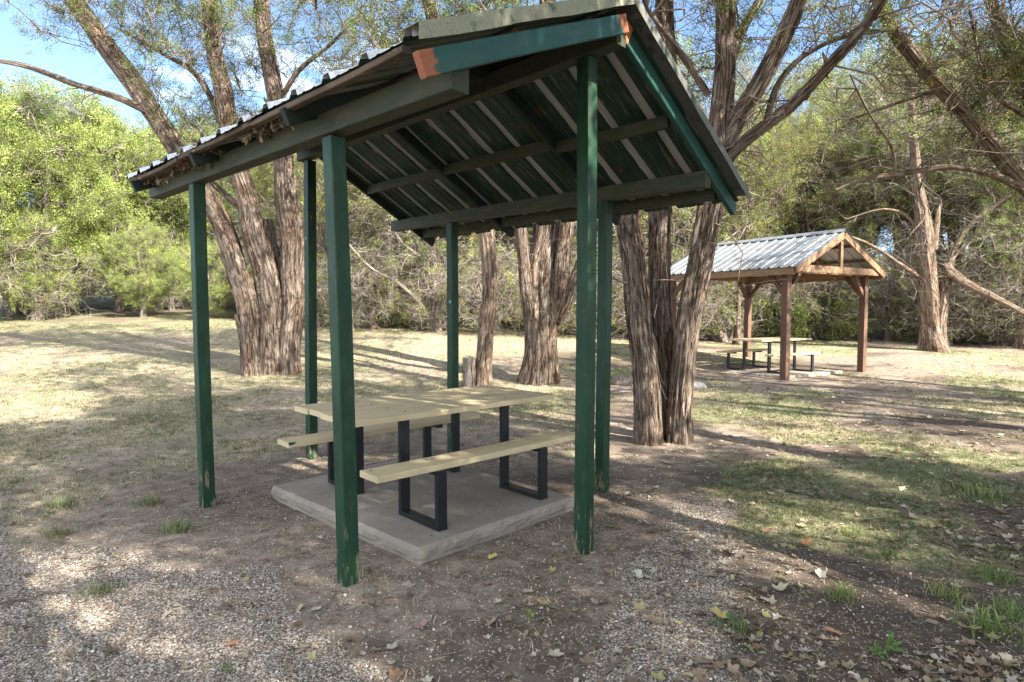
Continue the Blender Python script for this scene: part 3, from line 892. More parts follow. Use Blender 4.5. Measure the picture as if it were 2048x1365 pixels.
for sg in (-1, 1):
    roof_sheet('roof_sheet', -0.37, FB + .32, 0.0, sg * (FA / 2 + FE + 0.03), lambda d: fz(d) + 0.004, [M_rooftop, M_under2], fs, FORG, FRM, rib=0.23, hr=0.024, seed=11 + sg)
mb = MB()
ix = np.linspace(-0.38, FB + .33, 8)
for sg in (-1, 1): strip(mb, [FW(FA / 2, i, FZR + 0.045) for i in ix], [FW(FA / 2 + .15 * sg, i, fz(.15) + 0.035) for i in ix], 0.0015, (0, 0, 1))
mb.build('ridge_cap', M_rooftop, fs, FORG)
fc = [np.array(q) for q in ((4.30, 13.9), (5.62, 12.36), (7.38, 13.5), (6.1, 15.1))]
slab('concrete_slab', fc, 0.155, M_conc, 'pale concrete slab under the table of the far red brown shelter', 'concrete slabs', 15, 0.03)
picnic_table((5.80, 13.62), FY - math.pi / 2, 0.155, 'yellowish picnic table with thin dark legs, on the slab of the far shelter', zt=0.72)

# ------------------------------------------------------------------ trees: foliage and branch generators
def spray_template(seed, M=38, leaf=0.17, wid=0.062):
    """M leaf-sized diamonds along a short twig of length 1"""
    r = rngs(seed)
    t = r.uniform(0.05, 1, M); ang = r.uniform(0, 2 * math.pi, M)
    rad = r.uniform(0.03, 0.34, M) * (1.15 - 0.6 * t)
    base = np.stack([rad * np.cos(ang), rad * np.sin(ang), t], 1)
    d = np.stack([np.cos(ang) * 0.7, np.sin(ang) * 0.7, np.full(M, 0.75)], 1) + r.normal(0, 0.45, (M, 3))
    d /= np.linalg.norm(d, axis=1, keepdims=True)
    s = np.cross(d, r.normal(0, 1, (M, 3))); s /= np.linalg.norm(s, axis=1, keepdims=True)
    l = leaf * r.uniform(0.6, 1.4, M)[:, None]; w = wid * r.uniform(0.6, 1.3, M)[:, None]
    V = np.stack([base, base + d * l * .45 + s * w / 2, base + d * l, base + d * l * .45 - s * w / 2], 1)   # M,4,3
    return V
SPRAYS = [spray_template(70 + k) for k in range(5)]
FINE = [spray_template(80 + k, 56, .13, .05) for k in range(4)]

def rot_to(D, r):
    """rotation matrices taking +z to the directions D, with random spin"""
    D = D / (np.linalg.norm(D, axis=1, keepdims=True) + 1e-9)
    X = np.cross(D, r.normal(0, 1, D.shape)); X /= np.linalg.norm(X, axis=1, keepdims=True) + 1e-9
    Y = np.cross(D, X)
    return np.stack([X, Y, D], -1)

def foliage(cent, dirs, size, colors, seed, temps=None):
    """leaf sprays at points: (V, Q, col)"""
    r = rngs(seed); temps = temps or SPRAYS
    Vs, cs_ = [], []
    which = r.integers(0, len(temps), len(cent))
    Rm = rot_to(dirs, r)
    for k, t in enumerate(temps):
        m = which == k
        if not m.any(): continue
        n = m.sum(); M = len(t)
        V = np.einsum('nij,mj->nmi', Rm[m], t.reshape(-1, 3)) * size[m][:, None, None] + cent[m][:, None]
        Vs.append(V.reshape(-1, 3))
        c = colors[m][:, None] * r.uniform(0.5, 1.45, (n, M, 1)) * (1 + r.normal(0, 0.06, (n, M, 3)))
        cs_.append(np.repeat(np.clip(c, 0, 1), 4, axis=1).reshape(-1, 3))
    V = np.concatenate(Vs); c = np.concatenate(cs_)
    return V, np.arange(len(V)).reshape(-1, 4), c

def leaf_colors(n, r, a=(0.085, 0.12, 0.034), b=(0.24, 0.28, 0.085), yellow=0.0):
    f = r.beta(1.6, 1.6, (n, 1))
    c = np.array(a) * (1 - f) + np.array(b) * f
    if yellow > 0:
        m = r.random(n) < yellow
        c[m] = np.array([0.30, 0.22, 0.035]) * r.uniform(0.7, 1.2, (m.sum(), 1))
    return c

def curves(P0, P1, n, r, sag=0.12, wig=0.06):
    """N curved polylines from P0 to P1 with n points"""
    t = np.linspace(0, 1, n)[None, :, None]
    L = np.linalg.norm(P1 - P0, axis=1)[:, None, None]
    P = P0[:, None] * (1 - t) + P1[:, None] * t
    side = r.normal(0, 1, (len(P0), 1, 3)) * L * sag
    P = P + side * np.sin(math.pi * t)
    w = r.normal(0, 1, (len(P0), n, 3)) * L * wig; w[:, 0] = 0; w[:, -1] *= 0.3
    return P + w

def nearest(A, B):
    """index in B nearest to each of A"""
    out = np.zeros(len(A), int)
    for k in range(0, len(A), 500):
        d = ((A[k:k + 500, None] - B[None]) ** 2).sum(-1); out[k:k + 500] = d.argmin(1)
    return out

def crown_on(skel, skelr, tips, seed, clumps=11, spread=0.36, size=(0.2, 0.36), twig_mult=1.0, bare=0.0, up=0.25, colr=None, dead=60, br=0.02, temps=None):
    """branches from the skeleton to the TIPS, twigs and leaf sprays round them.
    returns (branch parts list, foliage V,Q,col)"""
    r = rngs(seed)
    order = np.argsort(np.min([np.linalg.norm(tips - s, axis=1) for s in skel[::max(1, len(skel) // 40)]], axis=0))
    tips = tips[order]
    parts = []
    nodes = skel.copy()
    P0s, P1s = [], []
    B = 6
    for k in range(0, len(tips), max(1, len(tips) // 8)):
        tt = tips[k:k + max(1, len(tips) // 8)]
        # prefer attachment below and inside
        idx = nearest(tt - np.array([0, 0, 0.35]), nodes)
        p = curves(nodes[idx], tt, B, r, 0.10, 0.035)
        P0s.append(p)
        nodes = np.vstack([nodes, p[:, 2:].reshape(-1, 3)])
    P = np.concatenate(P0s)
    L = np.linalg.norm(P[:, -1] - P[:, 0], axis=1)
    r0 = np.clip(br * (0.35 + L * 0.45), 0.006, 0.05)
    R = r0[:, None] * np.linspace(1, 0.3, B)[None]
    parts.append(tubes(P, R, 5))
    # twigs
    nt_ = int(len(tips) * 7 * twig_mult)
    bi = r.integers(0, len(P), nt_); f = r.integers(1, B, nt_)
    s0 = P[bi, f]
    dirv = r.normal(0, 1, (nt_, 3)) + np.array([0, 0, up]) + (P[bi, -1] - P[bi, 0]) / (L[bi][:, None] + .1) * 0.9
    dirv /= np.linalg.norm(dirv, axis=1, keepdims=True)
    tl = r.uniform(0.25, 0.75, nt_)[:, None]
    tw = curves(s0, s0 + dirv * tl, 4, r, 0.12, 0.05)
    parts.append(tubes(tw, np.linspace(0.0055, 0.002, 4)[None] * r.uniform(0.7, 1.5, (nt_, 1)), 3))
    # dead, bare twigs lower inside
    if dead:
        di = r.integers(0, len(nodes), dead); s0 = nodes[di]
        dv = r.normal(0, 1, (dead, 3)) * np.array([1, 1, 0.6]) - np.array([0, 0, 0.1]); dv /= np.linalg.norm(dv, axis=1, keepdims=True)
        dl = r.uniform(0.4, 1.5, dead)[:, None]
        dp = curves(s0, s0 + dv * dl, 6, r, 0.14, 0.05)
        parts.append(tubes(dp, np.linspace(0.011, 0.003, 6)[None] * r.uniform(0.5, 1.3, (dead, 1)), 4))
        m = dead * 4
        q = r.integers(0, dead, m); s1 = dp[q, r.integers(2, 6, m)]
        dv = r.normal(0, 1, (m, 3)); dv /= np.linalg.norm(dv, axis=1, keepdims=True)
        tp = curves(s1, s1 + dv * r.uniform(0.15, 0.6, m)[:, None], 4, r, 0.15, 0.06)
        parts.append(tubes(tp, np.linspace(0.0045, 0.002, 4)[None] * np.ones((m, 1)), 3))
    # foliage
    keep = r.random(len(tw)) > bare
    ends = tw[keep]
    n = int(len(tips) * clumps)
    qi = r.integers(0, len(ends), n)
    fr = r.uniform(0.15, 1.0, n)
    k0 = np.minimum((fr * 3).astype(int), 2); ff = (fr * 3 - k0)[:, None]
    cpos = ends[qi, k0] * (1 - ff) + ends[qi, k0 + 1] * ff
    cd = (ends[qi, -1] - ends[qi, 0]); cd = cd / (np.linalg.norm(cd, axis=1, keepdims=True) + 1e-6) + r.normal(0, 0.55, (n, 3)) + np.array([0, 0, 0.15])
    cpos = cpos + r.normal(0, 0.05, (n, 3))
    colr = colr or (lambda n_, r_: leaf_colors(n_, r_))
    # colour varies from bough to bough
    bough = r.uniform(0.5, 1.4, (len(ends), 1))
    col = colr(n, r) * bough[qi]
    fo = foliage(cpos, cd, r.uniform(size[0], size[1], n), col, seed + 5, temps)
    return parts, fo

def in_blob(r, n, c, rad, shell=0.35):
    """n points in an ellipsoid, favouring the outside"""
    d = r.normal(0, 1, (n, 3)); d /= np.linalg.norm(d, axis=1, keepdims=True)
    q = r.uniform(shell ** 3, 1, n) ** (1 / 3)
    return np.asarray(c) + d * q[:, None] * np.asarray(rad)

def build_tree(name, base, stems, tips, label, cat, group, seed, bark, twigmat=None, crown_kw=None, strips=150, flare=0.5, sides=56, extra=None, step=0.09):
    """thing > trunk (fluted stems), branches, crown. STEMS: list of (points, radii[, kw])"""
    t = empty(name, base, label, cat, group)
    mb = MB(); sk = []; sr = []
    for k, st in enumerate(stems):
        P, R = st[0], st[1]; kw = st[2] if len(st) > 2 else {}
        q = dict(sides=sides, flute=0.155, step=step, flare=flare, strips=strips); q.update(kw)
        noskel = q.pop('noskel', False)
        P, R = limb(mb, P, R, seed * 10 + k, **q)
        if not noskel: sk.append(P); sr.append(R)
    mb.build('trunk', bark, t, base, smooth=True)
    if tips is not None and len(tips):
        sk = np.concatenate(sk); sr = np.concatenate(sr)
        up_ = sk[:, 2] > base[2] + 1.2
        parts, fo = crown_on(sk[up_], sr[up_], tips, seed, **(crown_kw or {}))
        mb = MB()
        for p in parts: mb.add(p[0], p[1], bk=p[2])
        mb.build('branches', twigmat or M_twig_dark, t, base)
        link_mesh('crown', fo[0], fo[1], M_leaf, t, base, col=fo[2])
    return t

def pts(depths, *pp):
    """photo pixels to points; DEPTHS one number or one per pixel"""
    if not hasattr(depths, '__len__'): depths = [depths] * len(pp)
    return np.array([at(p[0], p[1], d) for p, d in zip(pp, depths)])
def rad(depth, *w):
    """radii from widths in photo pixels"""
    if not hasattr(depth, '__len__'): depth = [depth] * len(w)
    return 0.81 * np.array([x / 2 / F_PX * d for x, d in zip(w, depth)])
def foot(P, dz=0.15):
    P = P.copy(); P[0, 2] = float(zg(P[0, 0], P[0, 1])) - dz
    return P

# --- three-stemmed cedar right of the near table
D = 6.95
b = at(1322, 880, D); base = np.array([b[0], b[1], 0])
s1 = foot(pts([D - .12, D - .1, D, D + .05, D + .1, D + .3, D + .5], (1300, 884), (1297, 800), (1288, 690), (1268, 540), (1250, 425), (1225, 250), (1200, 100)))
s2 = foot(pts([D + .12, D + .18, D + .25, D + .3, D + .35, D + .45, D + .6], (1335, 872), (1330, 760), (1322, 600), (1322, 430), (1335, 230), (1332, 60), (1330, -120)))
s3 = foot(pts([D - .05, D - .02, D, D, D, D, D, D], (1352, 886), (1358, 790), (1375, 650), (1400, 500), (1424, 380), (1440, 280), (1446, 150), (1448, -130)))
s3b = pts([D, D - .1, D - .3, D - .5, D - .8], (1440, 310), (1478, 235), (1530, 150), (1590, 30), (1640, -120))
s3c = pts([D, D - .2, D - .5, D - .8, D - 1.1, D - 1.4], (1440, 335), (1490, 285), (1580, 215), (1660, 130), (1740, 40), (1800, -60))
s3d = pts([D, D - .1, D - .2, D - .1], (1416, 190), (1370, 120), (1325, 60), (1295, 20))
s3e = pts([D, D + .3, D + .5, D + .7], (1462, 120), (1485, 60), (1520, 0), (1560, -80))
s3f = pts([D, D - .2, D - .3, D - .5, D - .7], (1530, 250), (1555, 170), (1610, 110), (1700, 70), (1800, 60))
r_ = rngs(81)
tips = np.vstack([in_blob(r_, 190, (base[0] - 0.5, D - .6, 6.9), (3.4, 2.8, 1.7)), in_blob(r_, 30, (base[0] + 1.9, D - .4, 5.0), (1.5, 1.3, 1.0)), in_blob(r_, 90, (base[0] - 3.6, D + .6, 7.4), (2.4, 2.2, 1.1)), in_blob(r_, 60, (base[0] - .6, D - 2.9, 6.3), (2.2, 1.7, 1.0)), in_blob(r_, 24, (base[0] + .1, D + .6, 4.6), (0.9, 0.8, 0.9))])
build_tree('cedar_tree', base, [
    (s1, rad(D, 62, 60, 58, 58, 56, 52, 40)), (s2, rad(D, 58, 56, 54, 54, 52, 46, 40)), (s3, rad(D, 62, 62, 60, 62, 64, 62, 50, 40), dict(strips=220)),
    (s3b, rad(D, 40, 40, 38, 34, 26), dict(flare=0, strips=50, sides=22)), (s3c, rad(D, 34, 30, 26, 22, 17, 12), dict(flare=0, strips=50, sides=20)),
    (s3d, rad(D, 17, 16, 13, 10), dict(flare=0, strips=8, sides=12)), (s3e, rad(D, 26, 24, 22, 18), dict(flare=0, strips=15, sides=16)),
    (s3f, rad(D, 16, 14, 11, 9, 6), dict(flare=0, strips=8, sides=12))],
    tips, 'thick cedar with three fluted trunks splitting from one foot, standing between the two shelters', 'tree', 'cedar trees around the clearing', 8, M_bark,
    crown_kw=dict(clumps=15, size=(0.13, 0.25), dead=200, temps=FINE), strips=380, flare=0.45, sides=72, step=0.05)

# --- many-stemmed cedar at the left
b = onground(540, 747); D = b[1]; base = np.array([b[0], b[1], float(zg(b[0], b[1]))])
a1 = foot(pts([D - .1, D - .1, D - .1, D, D, D + .1, D + .2, D + .3, D + .4], (508, 748), (505, 690), (488, 590), (455, 480), (428, 425), (345, 285), (258, 150), (160, 20), (90, -90)))
a2 = foot(pts([D, D, D, D, D, D, D + .1, D + .2], (540, 748), (545, 680), (530, 560), (505, 450), (480, 350), (455, 230), (430, 110), (408, -60)))
a3 = foot(pts([D + .05, D + .05, D + .1, D + .1, D + .2, D + .2, D + .3], (578, 748), (585, 650), (588, 520), (578, 400), (562, 230), (532, 80), (520, -60)))
a4 = foot(pts([D + .2, D + .25, D + .25, D + .3], (558, 742), (556, 640), (548, 540), (535, 440)))
a5 = pts([D + .1, D, D - .2, D - .4, D - .5, D - .6], (322, 248), (295, 222), (220, 190), (140, 165), (60, 135), (-30, 118))
a6 = foot(pts([D - .1, D - .15, D - .2], (497, 746), (490, 680), (478, 628)))
a7 = pts([D, D + .2, D + .4, D + .7], (505, 440), (440, 380), (400, 350), (330, 320))
a8 = pts([D + .1, D + .2, D + .3, D + .5], (470, 300), (400, 160), (330, 110), (240, 60))
a9 = pts([D + .2, D, D - .2, D - .4], (560, 200), (600, 140), (660, 90), (720, 30))
r_ = rngs(91)
cx = base[0]
tips = np.vstack([in_blob(r_, 95, (cx - 1.5, D, base[2] + 8.6), (3.0, 2.4, 2.0)), in_blob(r_, 70, (cx - 2.6, D - .3, base[2] + 7.7), (2.6, 1.4, 1.3)), in_blob(r_, 50, (cx - 1.6, D, base[2] + 6.4), (1.6, 1.4, 1.2)), in_blob(r_, 110, (cx + 1.6, D + .6, base[2] + 7.0), (2.2, 1.6, 2.0)), in_blob(r_, 70, (cx + .4, D - 2.6, 8.1), (2.8, 1.8, 1.0)), in_blob(r_, 26, (cx - .9, D + .5, base[2] + 5.0), (1.0, 1.0, 0.9))])
build_tree('cedar_tree', base, [
    (a1, rad(D, 52, 50, 50, 46, 42, 40, 44, 40, 30), dict(strips=160)), (a2, rad(D, 56, 54, 56, 50, 44, 40, 34, 28)), (a3, rad(D, 46, 48, 52, 48, 42, 36, 30), dict(strips=160)),
    (a4, rad(D, 40, 42, 38, 22), dict(noskel=True)), (a5, rad(D, 22, 18, 15, 13, 11, 8), dict(flare=0, strips=20, sides=14)), (a6, rad(D, 30, 28, 22), dict(flare=.1, strips=10, sides=18, noskel=True)),
    (a7, rad(D, 16, 13, 10, 6), dict(flare=0, strips=5, sides=10)), (a8, rad(D, 18, 14, 10, 6), dict(flare=0, strips=6, sides=10)), (a9, rad(D, 14, 11, 8, 5), dict(flare=0, strips=5, sides=10))],
    tips, 'cedar with a bundle of leaning trunks from one wide foot, left behind the green shelter', 'tree', 'cedar trees around the clearing', 9, M_bark,
    crown_kw=dict(clumps=12, size=(0.16, 0.30), dead=330, temps=FINE), strips=300, flare=0.42, sides=60)

# --- forked cedar behind the table
b = onground(1083, 765); D = b[1]; base = np.array([b[0], b[1], float(zg(b[0], b[1]))])
c1 = foot(pts([D, D, D, D + .1, D + .2, D + .3, D + .3], (1082, 768), (1080, 700), (1078, 620), (1080, 540), (1095, 440), (1100, 200), (1095, -100)))
c2 = pts([D - .05, D - .15, D - .2, D - .2, D], (1068, 660), (1055, 600), (1046, 520), (1042, 440), (1045, 200))
c3 = pts([D - .02, D - .1, D - .12, D - .1, D, D], (1096, 660), (1112, 590), (1126, 520), (1136, 440), (1160, 250), (1180, 0))
c4 = pts([D, D + .1, D + .3, D + .5], (1105, 650), (1135, 600), (1152, 545), (1185, 450))
r_ = rngs(101)
tips = np.vstack([in_blob(r_, 150, (base[0] + .2, D + .2, base[2] + 7.8), (3.0, 2.2, 2.3))])
build_tree('cedar_tree', base, [
    (c1, rad(D, 72, 66, 72, 66, 58, 46, 34), dict(flare=.55)), (c2, rad(D, 40, 34, 28, 28, 22), dict(flare=0, strips=50, sides=22)), (c3, rad(D, 44, 40, 38, 36, 30, 24), dict(flare=0, strips=60, sides=24)), (c4, rad(D, 30, 26, 22, 16), dict(flare=0, strips=20, sides=16))],
    tips, 'sturdy cedar forking low into several trunks, seen behind the right end of the near table', 'tree', 'cedar trees around the clearing', 10, M_bark,
    crown_kw=dict(clumps=11, size=(0.18, 0.32), dead=60), strips=180)

# --- leaning slender cedar and the stump against it
b = onground(962, 777); D = b[1]; base = np.array([b[0], b[1], float(zg(b[0], b[1]))])
e1 = foot(pts([D, D, D, D, D, D + .1, D + .2, D + .3], (966, 780), (966, 740), (972, 670), (982, 590), (978, 510), (966, 430), (905, 200), (848, -30)))
e2 = pts([D, D + .1, D + .2, D + .5], (976, 480), (1005, 400), (1015, 300), (1050, 150))
r_ = rngs(111)
tips = in_blob(r_, 110, (base[0] - .9, D + .4, base[2] + 7.2), (2.3, 1.8, 2.0))
build_tree('cedar_tree', base, [(e1, rad(D, 44, 36, 34, 36, 36, 38, 34, 26), dict(flare=.2)), (e2, rad(D, 14, 12, 10, 6), dict(flare=0, strips=5, sides=10))],
    tips, 'slender leaning cedar growing beside a cut stump, behind the near table', 'tree', 'cedar trees around the clearing', 11, M_bark_red,
    crown_kw=dict(clumps=11, size=(0.18, 0.32), dead=40), strips=110)
sb = onground(938, 778); D = sb[1] - .02; base = np.array([sb[0], D, float(zg(sb[0], D))])
st = foot(pts(D, (940, 782), (940, 748), (940, 716)))
mb = MB(); limb(mb, st, rad(D, 34, 31, 33), 505, sides=40, flute=.2, step=.05, flare=.15, strips=30)
tag(mb.build('tree_stump', M_bark_grey, None, base, smooth=True), 'short sawn cedar stump leaning against the slender trunk', 'stump')

# --- broken cedar at the far right
b = onground(1868, 702); D = b[1]; base = np.array([b[0], b[1], float(zg(b[0], b[1]))])
g1 = foot(pts([D, D, D, D, D, D, D, D], (1866, 706), (1862, 650), (1858, 570), (1852, 490), (1846, 440), (1838, 380), (1826, 270), (1822, 150)))
g2 = foot(pts([D - .1, D - .1, D, D, D + .1], (1884, 706), (1882, 640), (1888, 590), (1894, 540), (1888, 530)))
g3 = pts([D - .1, D - .4, D - .8, D - 1.2], (1893, 540), (1935, 570), (1990, 597), (2075, 640))
g4 = pts([D, D + .2, D + .2, D + .1, D - .3], (1898, 545), (1908, 500), (1935, 455), (1985, 415), (2060, 370))
g5 = pts([D, D + .2, D + .5, D + .9], (1893, 535), (1930, 490), (1990, 470), (2080, 462))
g6 = pts([D, D - .2, D - .4, D - .6], (1845, 560), (1795, 525), (1740, 490), (1690, 470))
g7 = pts([D, D, D + .1], (1868, 500), (1874, 440), (1882, 400))
g8 = pts([D, D + .2, D + .3, D + .6], (1850, 480), (1810, 430), (1760, 420), (1690, 440))
r_ = rngs(121)
tips = np.vstack([in_blob(r_, 16, (base[0] + 2.2, D, base[2] + 5.2), (1.6, 1.2, 1.0)), in_blob(r_, 60, (base[0] - .4, D, base[2] + 7.2), (2.2, 1.8, 1.6)), in_blob(r_, 24, (base[0] + 2.0, D - .3, base[2] + 3.4), (1.4, .8, 1.0))])
build_tree('cedar_tree', base, [(g1, rad(D, 54, 40, 38, 38, 32, 24, 16, 9), dict(flare=.45)), (g2, rad(D, 30, 26, 24, 22, 14), dict(flare=.2)), (g3, rad(D, 24, 18, 15, 12), dict(flare=0, sides=16, strips=15)),
    (g4, rad(D, 16, 13, 11, 9, 6), dict(flare=0, sides=12, strips=6)), (g5, rad(D, 11, 9, 8, 5), dict(flare=0, sides=10, strips=3)), (g6, rad(D, 10, 8, 7, 5), dict(flare=0, sides=10, strips=3)), (g7, rad(D, 16, 12, 3), dict(flare=0, sides=12, strips=6)), (g8, rad(D, 8, 7, 6, 4), dict(flare=0, sides=8, strips=0))],
    tips, 'reddish cedar with torn bark and drooping dead limbs, right of the far shelter', 'tree', 'cedar trees around the clearing', 12, M_bark_red, M_twig,
    crown_kw=dict(clumps=6, dead=260), strips=140)

# --- tree at the right, out of frame, leaning in over the clearing
D = 8.6
h0 = np.array([9.6, 8.6, -0.15])
h1 = np.vstack([[h0], pts([8.6, 8.6, 8.6, 8.5, 8.4, 8.3, 8.2, 8.1], (2260, 620), (2130, 440), (2048, 372), (1990, 300), (1930, 230), (1840, 130), (1775, 40), (1730, -80))])
h2 = pts([8.6, 8.5, 8.4, 8.3, 8.2, 8.1], (2060, 385), (1990, 350), (1905, 334), (1820, 345), (1740, 356), (1670, 380))
h3 = np.vstack([[h0 + [0.25, 0.2, 0]], pts([8.9, 8.9, 8.9, 9.0], (2280, 500), (2110, 260), (2040, 150), (1975, -20))])
h4 = pts([8.5, 8.3, 8.0], (1930, 230), (2000, 160), (2060, 120))
h5 = pts([8.3, 8.2, 8.0, 7.8], (1790, 355), (1785, 300), (1740, 230), (1700, 150))
h6 = pts([8.4, 8.4, 8.3, 8.2], (1860, 338), (1838, 380), (1850, 430), (1820, 470))
h7 = pts([8.6, 8.8, 9.0], (1880, 180), (1800, 205), (1700, 240))
h8 = pts([8.6, 8.4, 8.2, 8.1], (2060, 240), (1990, 190), (1960, 120), (1940, 20))
base = np.array([9.6, 8.6, 0.0])
r_ = rngs(131)
tips = np.vstack([in_blob(r_, 120, (6.6, 8.2, 6.2), (2.3, 2.0, 1.6)), in_blob(r_, 80, (7.4, 8.6, 4.7), (1.7, 1.4, 1.3)), in_blob(r_, 60, (9.0, 8.6, 6.2), (2.0, 2.0, 2.0))])
def yellowish(n, r): return leaf_colors(n, r, (0.05, 0.075, 0.02), (0.13, 0.16, 0.04), yellow=0.14)
build_tree('cedar_tree', base, [(h1, rad(8.5, 60, 46, 38, 36, 33, 30, 28, 26, 18)), (h2, rad(8.4, 20, 17, 14, 12, 9, 6), dict(flare=0, sides=12, strips=5)), (h3, rad(8.9, 50, 42, 34, 30, 22)), (h4, rad(8.4, 10, 8, 6), dict(flare=0, sides=8, strips=2)),
    (h5, rad(8.2, 7, 6, 5, 3), dict(flare=0, sides=8, strips=0)), (h6, rad(8.4, 6, 5, 4, 3), dict(flare=0, sides=8, strips=0)), (h7, rad(8.6, 10, 8, 5), dict(flare=0, sides=8, strips=0)), (h8, rad(8.4, 12, 10, 8, 6), dict(flare=0, sides=8, strips=0))],
    tips, 'dark limbed leaning tree at the right with an arching lower branch and yellowing leaves', 'tree', 'cedar trees around the clearing', 13, M_bark_dark, M_twig_dark,
    crown_kw=dict(clumps=9, size=(0.14, 0.28), dead=330, colr=yellowish, temps=FINE), strips=80)

# --- splayed dead cedar behind the far shelter
b = onground(1462, 684); D = b[1]; base = np.array([b[0], b[1], float(zg(b[0], b[1]))])
sp = []
for (x1, y1, dd, w) in ((1392, 590, -.3, 22), (1405, 560, .2, 18), (1425, 600, .3, 20), (1500, 600, .2, 22), (1560, 590, .5, 14), (1475, 560, .6, 16), (1350, 600, -.1, 12)):
    P = foot(pts([D, D + dd * .3, D + dd * .7, D + dd], (1455 + (x1 - 1455) * .12, 684), (1455 + (x1 - 1455) * .4, 660), (1455 + (x1 - 1455) * .75, 625), (x1, y1)))
    sp.append((P, rad(D, w, w * .9, w * .7, w * .4), dict(flare=.1, sides=16, strips=14)))
r_ = rngs(141)
build_tree('dead_cedar', base, sp, in_blob(r_, 16, (base[0], D + .5, base[2] + 2.4), (1.8, 1.0, .7)), 'splayed dead cedar with bleached leaning trunks, behind the far shelter', 'tree', 'cedar trees around the clearing', 14, M_bark_grey, M_twig,
    crown_kw=dict(clumps=1.5, dead=70), strips=20)

# --- spreading small cedar behind the back post
b = onground(878, 662); D = b[1]; base = np.array([b[0], b[1], float(zg(b[0], b[1]))])
k1 = foot(pts([D, D, D, D + .1, D + .2], (878, 664), (874, 600), (868, 530), (860, 460), (870, 380)))
k2 = foot(pts([D - .05, D - .1, D - .3, D - .5, D - .8], (868, 660), (850, 620), (800, 570), (740, 535), (690, 480)))
k3 = foot(pts([D, D, D + .1, D + .2], (886, 660), (890, 590), (900, 500), (930, 400)))
k4 = pts([D, D - .1, D - .2, D - .4], (872, 580), (845, 520), (800, 480), (760, 400))
r_ = rngs(151)
tips = np.vstack([in_blob(r_, 60, (base[0] - .6, D, base[2] + 4.6), (2.4, 1.6, 1.7)), in_blob(r_, 26, (base[0] - 1.2, D - .3, base[2] + 2.6), (1.6, 0.9, 0.9))])
build_tree('cedar_tree', base, [(k1, rad(D, 30, 24, 20, 16, 10), dict(flare=.3)), (k2, rad(D, 11, 9, 8, 6, 4), dict(flare=.1, sides=10, strips=8)), (k3, rad(D, 16, 14, 11, 7), dict(flare=.2, sides=12)), (k4, rad(D, 9, 7, 6, 3), dict(flare=0, sides=8, strips=2))],
    tips, 'bushy cedar with a dark foot and bare spreading twigs, left of the back post', 'tree', 'cedar trees around the clearing', 15, M_bark_grey, M_twig,
    crown_kw=dict(clumps=6, dead=260), strips=30)

# ------------------------------------------------------------------ woodland trees (a few kinds, copied)
COARSE = [spray_template(90 + k, 26, .22, .095) for k in range(4)]
def woodland_kind(seed, H, W, nstem, tipsn, clumps, dead, low, twigmat, colr, bark, temps=None, thick=1.0, size=(0.2, 0.48), br=0.02):
    """a whole tree at the origin: returns mesh objects' data for trunk, branches, crown"""
    r = rngs(seed)
    mb = MB(); sk = []
    for k in range(nstem):
        a_ = 2 * math.pi * (k + r.uniform(-.3, .3)) / nstem
        lean = r.uniform(0.08, 0.32) * W
        hh = H * r.uniform(0.62, 0.9)
        P = np.array([(0.12 * math.cos(a_), 0.12 * math.sin(a_), -0.25)] + [(math.cos(a_) * lean * (t ** 1.3) + r.normal(0, .12) * t, math.sin(a_) * lean * (t ** 1.3) + r.normal(0, .12) * t, hh * t) for t in (0.12, 0.3, 0.5, 0.75, 1.0)])
        rr = thick * r.uniform(0.10, 0.17) * (0.7 + 0.3 * H / 7) * np.array([1.2, 1, .85, .65, .42, .15])
        p, q = limb(mb, P, rr, seed * 7 + k, sides=14, flute=.16, step=.22, flare=.4, strips=8)
        sk.append(p)
    sk = np.concatenate(sk)
    zc = (low + H) / 2
    t_ = in_blob(r, tipsn, (0, 0, zc), (W / 2, W / 2, (H - low) / 2), 0.55)
    # uneven outline: push whole sectors in and out
    th = np.arctan2(t_[:, 1], t_[:, 0]); f = 0.72 + 0.5 * vnoise(np.cos(th) * 1.6 + 9 + t_[:, 2] * .5, np.sin(th) * 1.6 + 9, seed)
    t_[:, :2] *= f[:, None]
    parts, fo = crown_on(sk[sk[:, 2] > 0.5], None, t_, seed, clumps=clumps, dead=dead, colr=colr, size=size, spread=.4, twig_mult=1.1, temps=temps, br=br)
    m2 = MB()
    for p in parts: m2.add(p[0], p[1], bk=p[2])
    o1 = mb.build('trunk', bark, None, smooth=True); o2 = m2.build('branches', twigmat); o3 = link_mesh('crown', fo[0], fo[1], M_leaf, col=fo[2])
    return [o1, o2, o3]
bright = lambda n, r: leaf_colors(n, r, (0.115, 0.155, 0.035), (0.35, 0.40, 0.115))
deep = lambda n, r: leaf_colors(n, r, (0.085, 0.12, 0.034), (0.25, 0.29, 0.09))
dry = lambda n, r: leaf_colors(n, r, (0.11, 0.135, 0.042), (0.31, 0.33, 0.11), yellow=0.05)
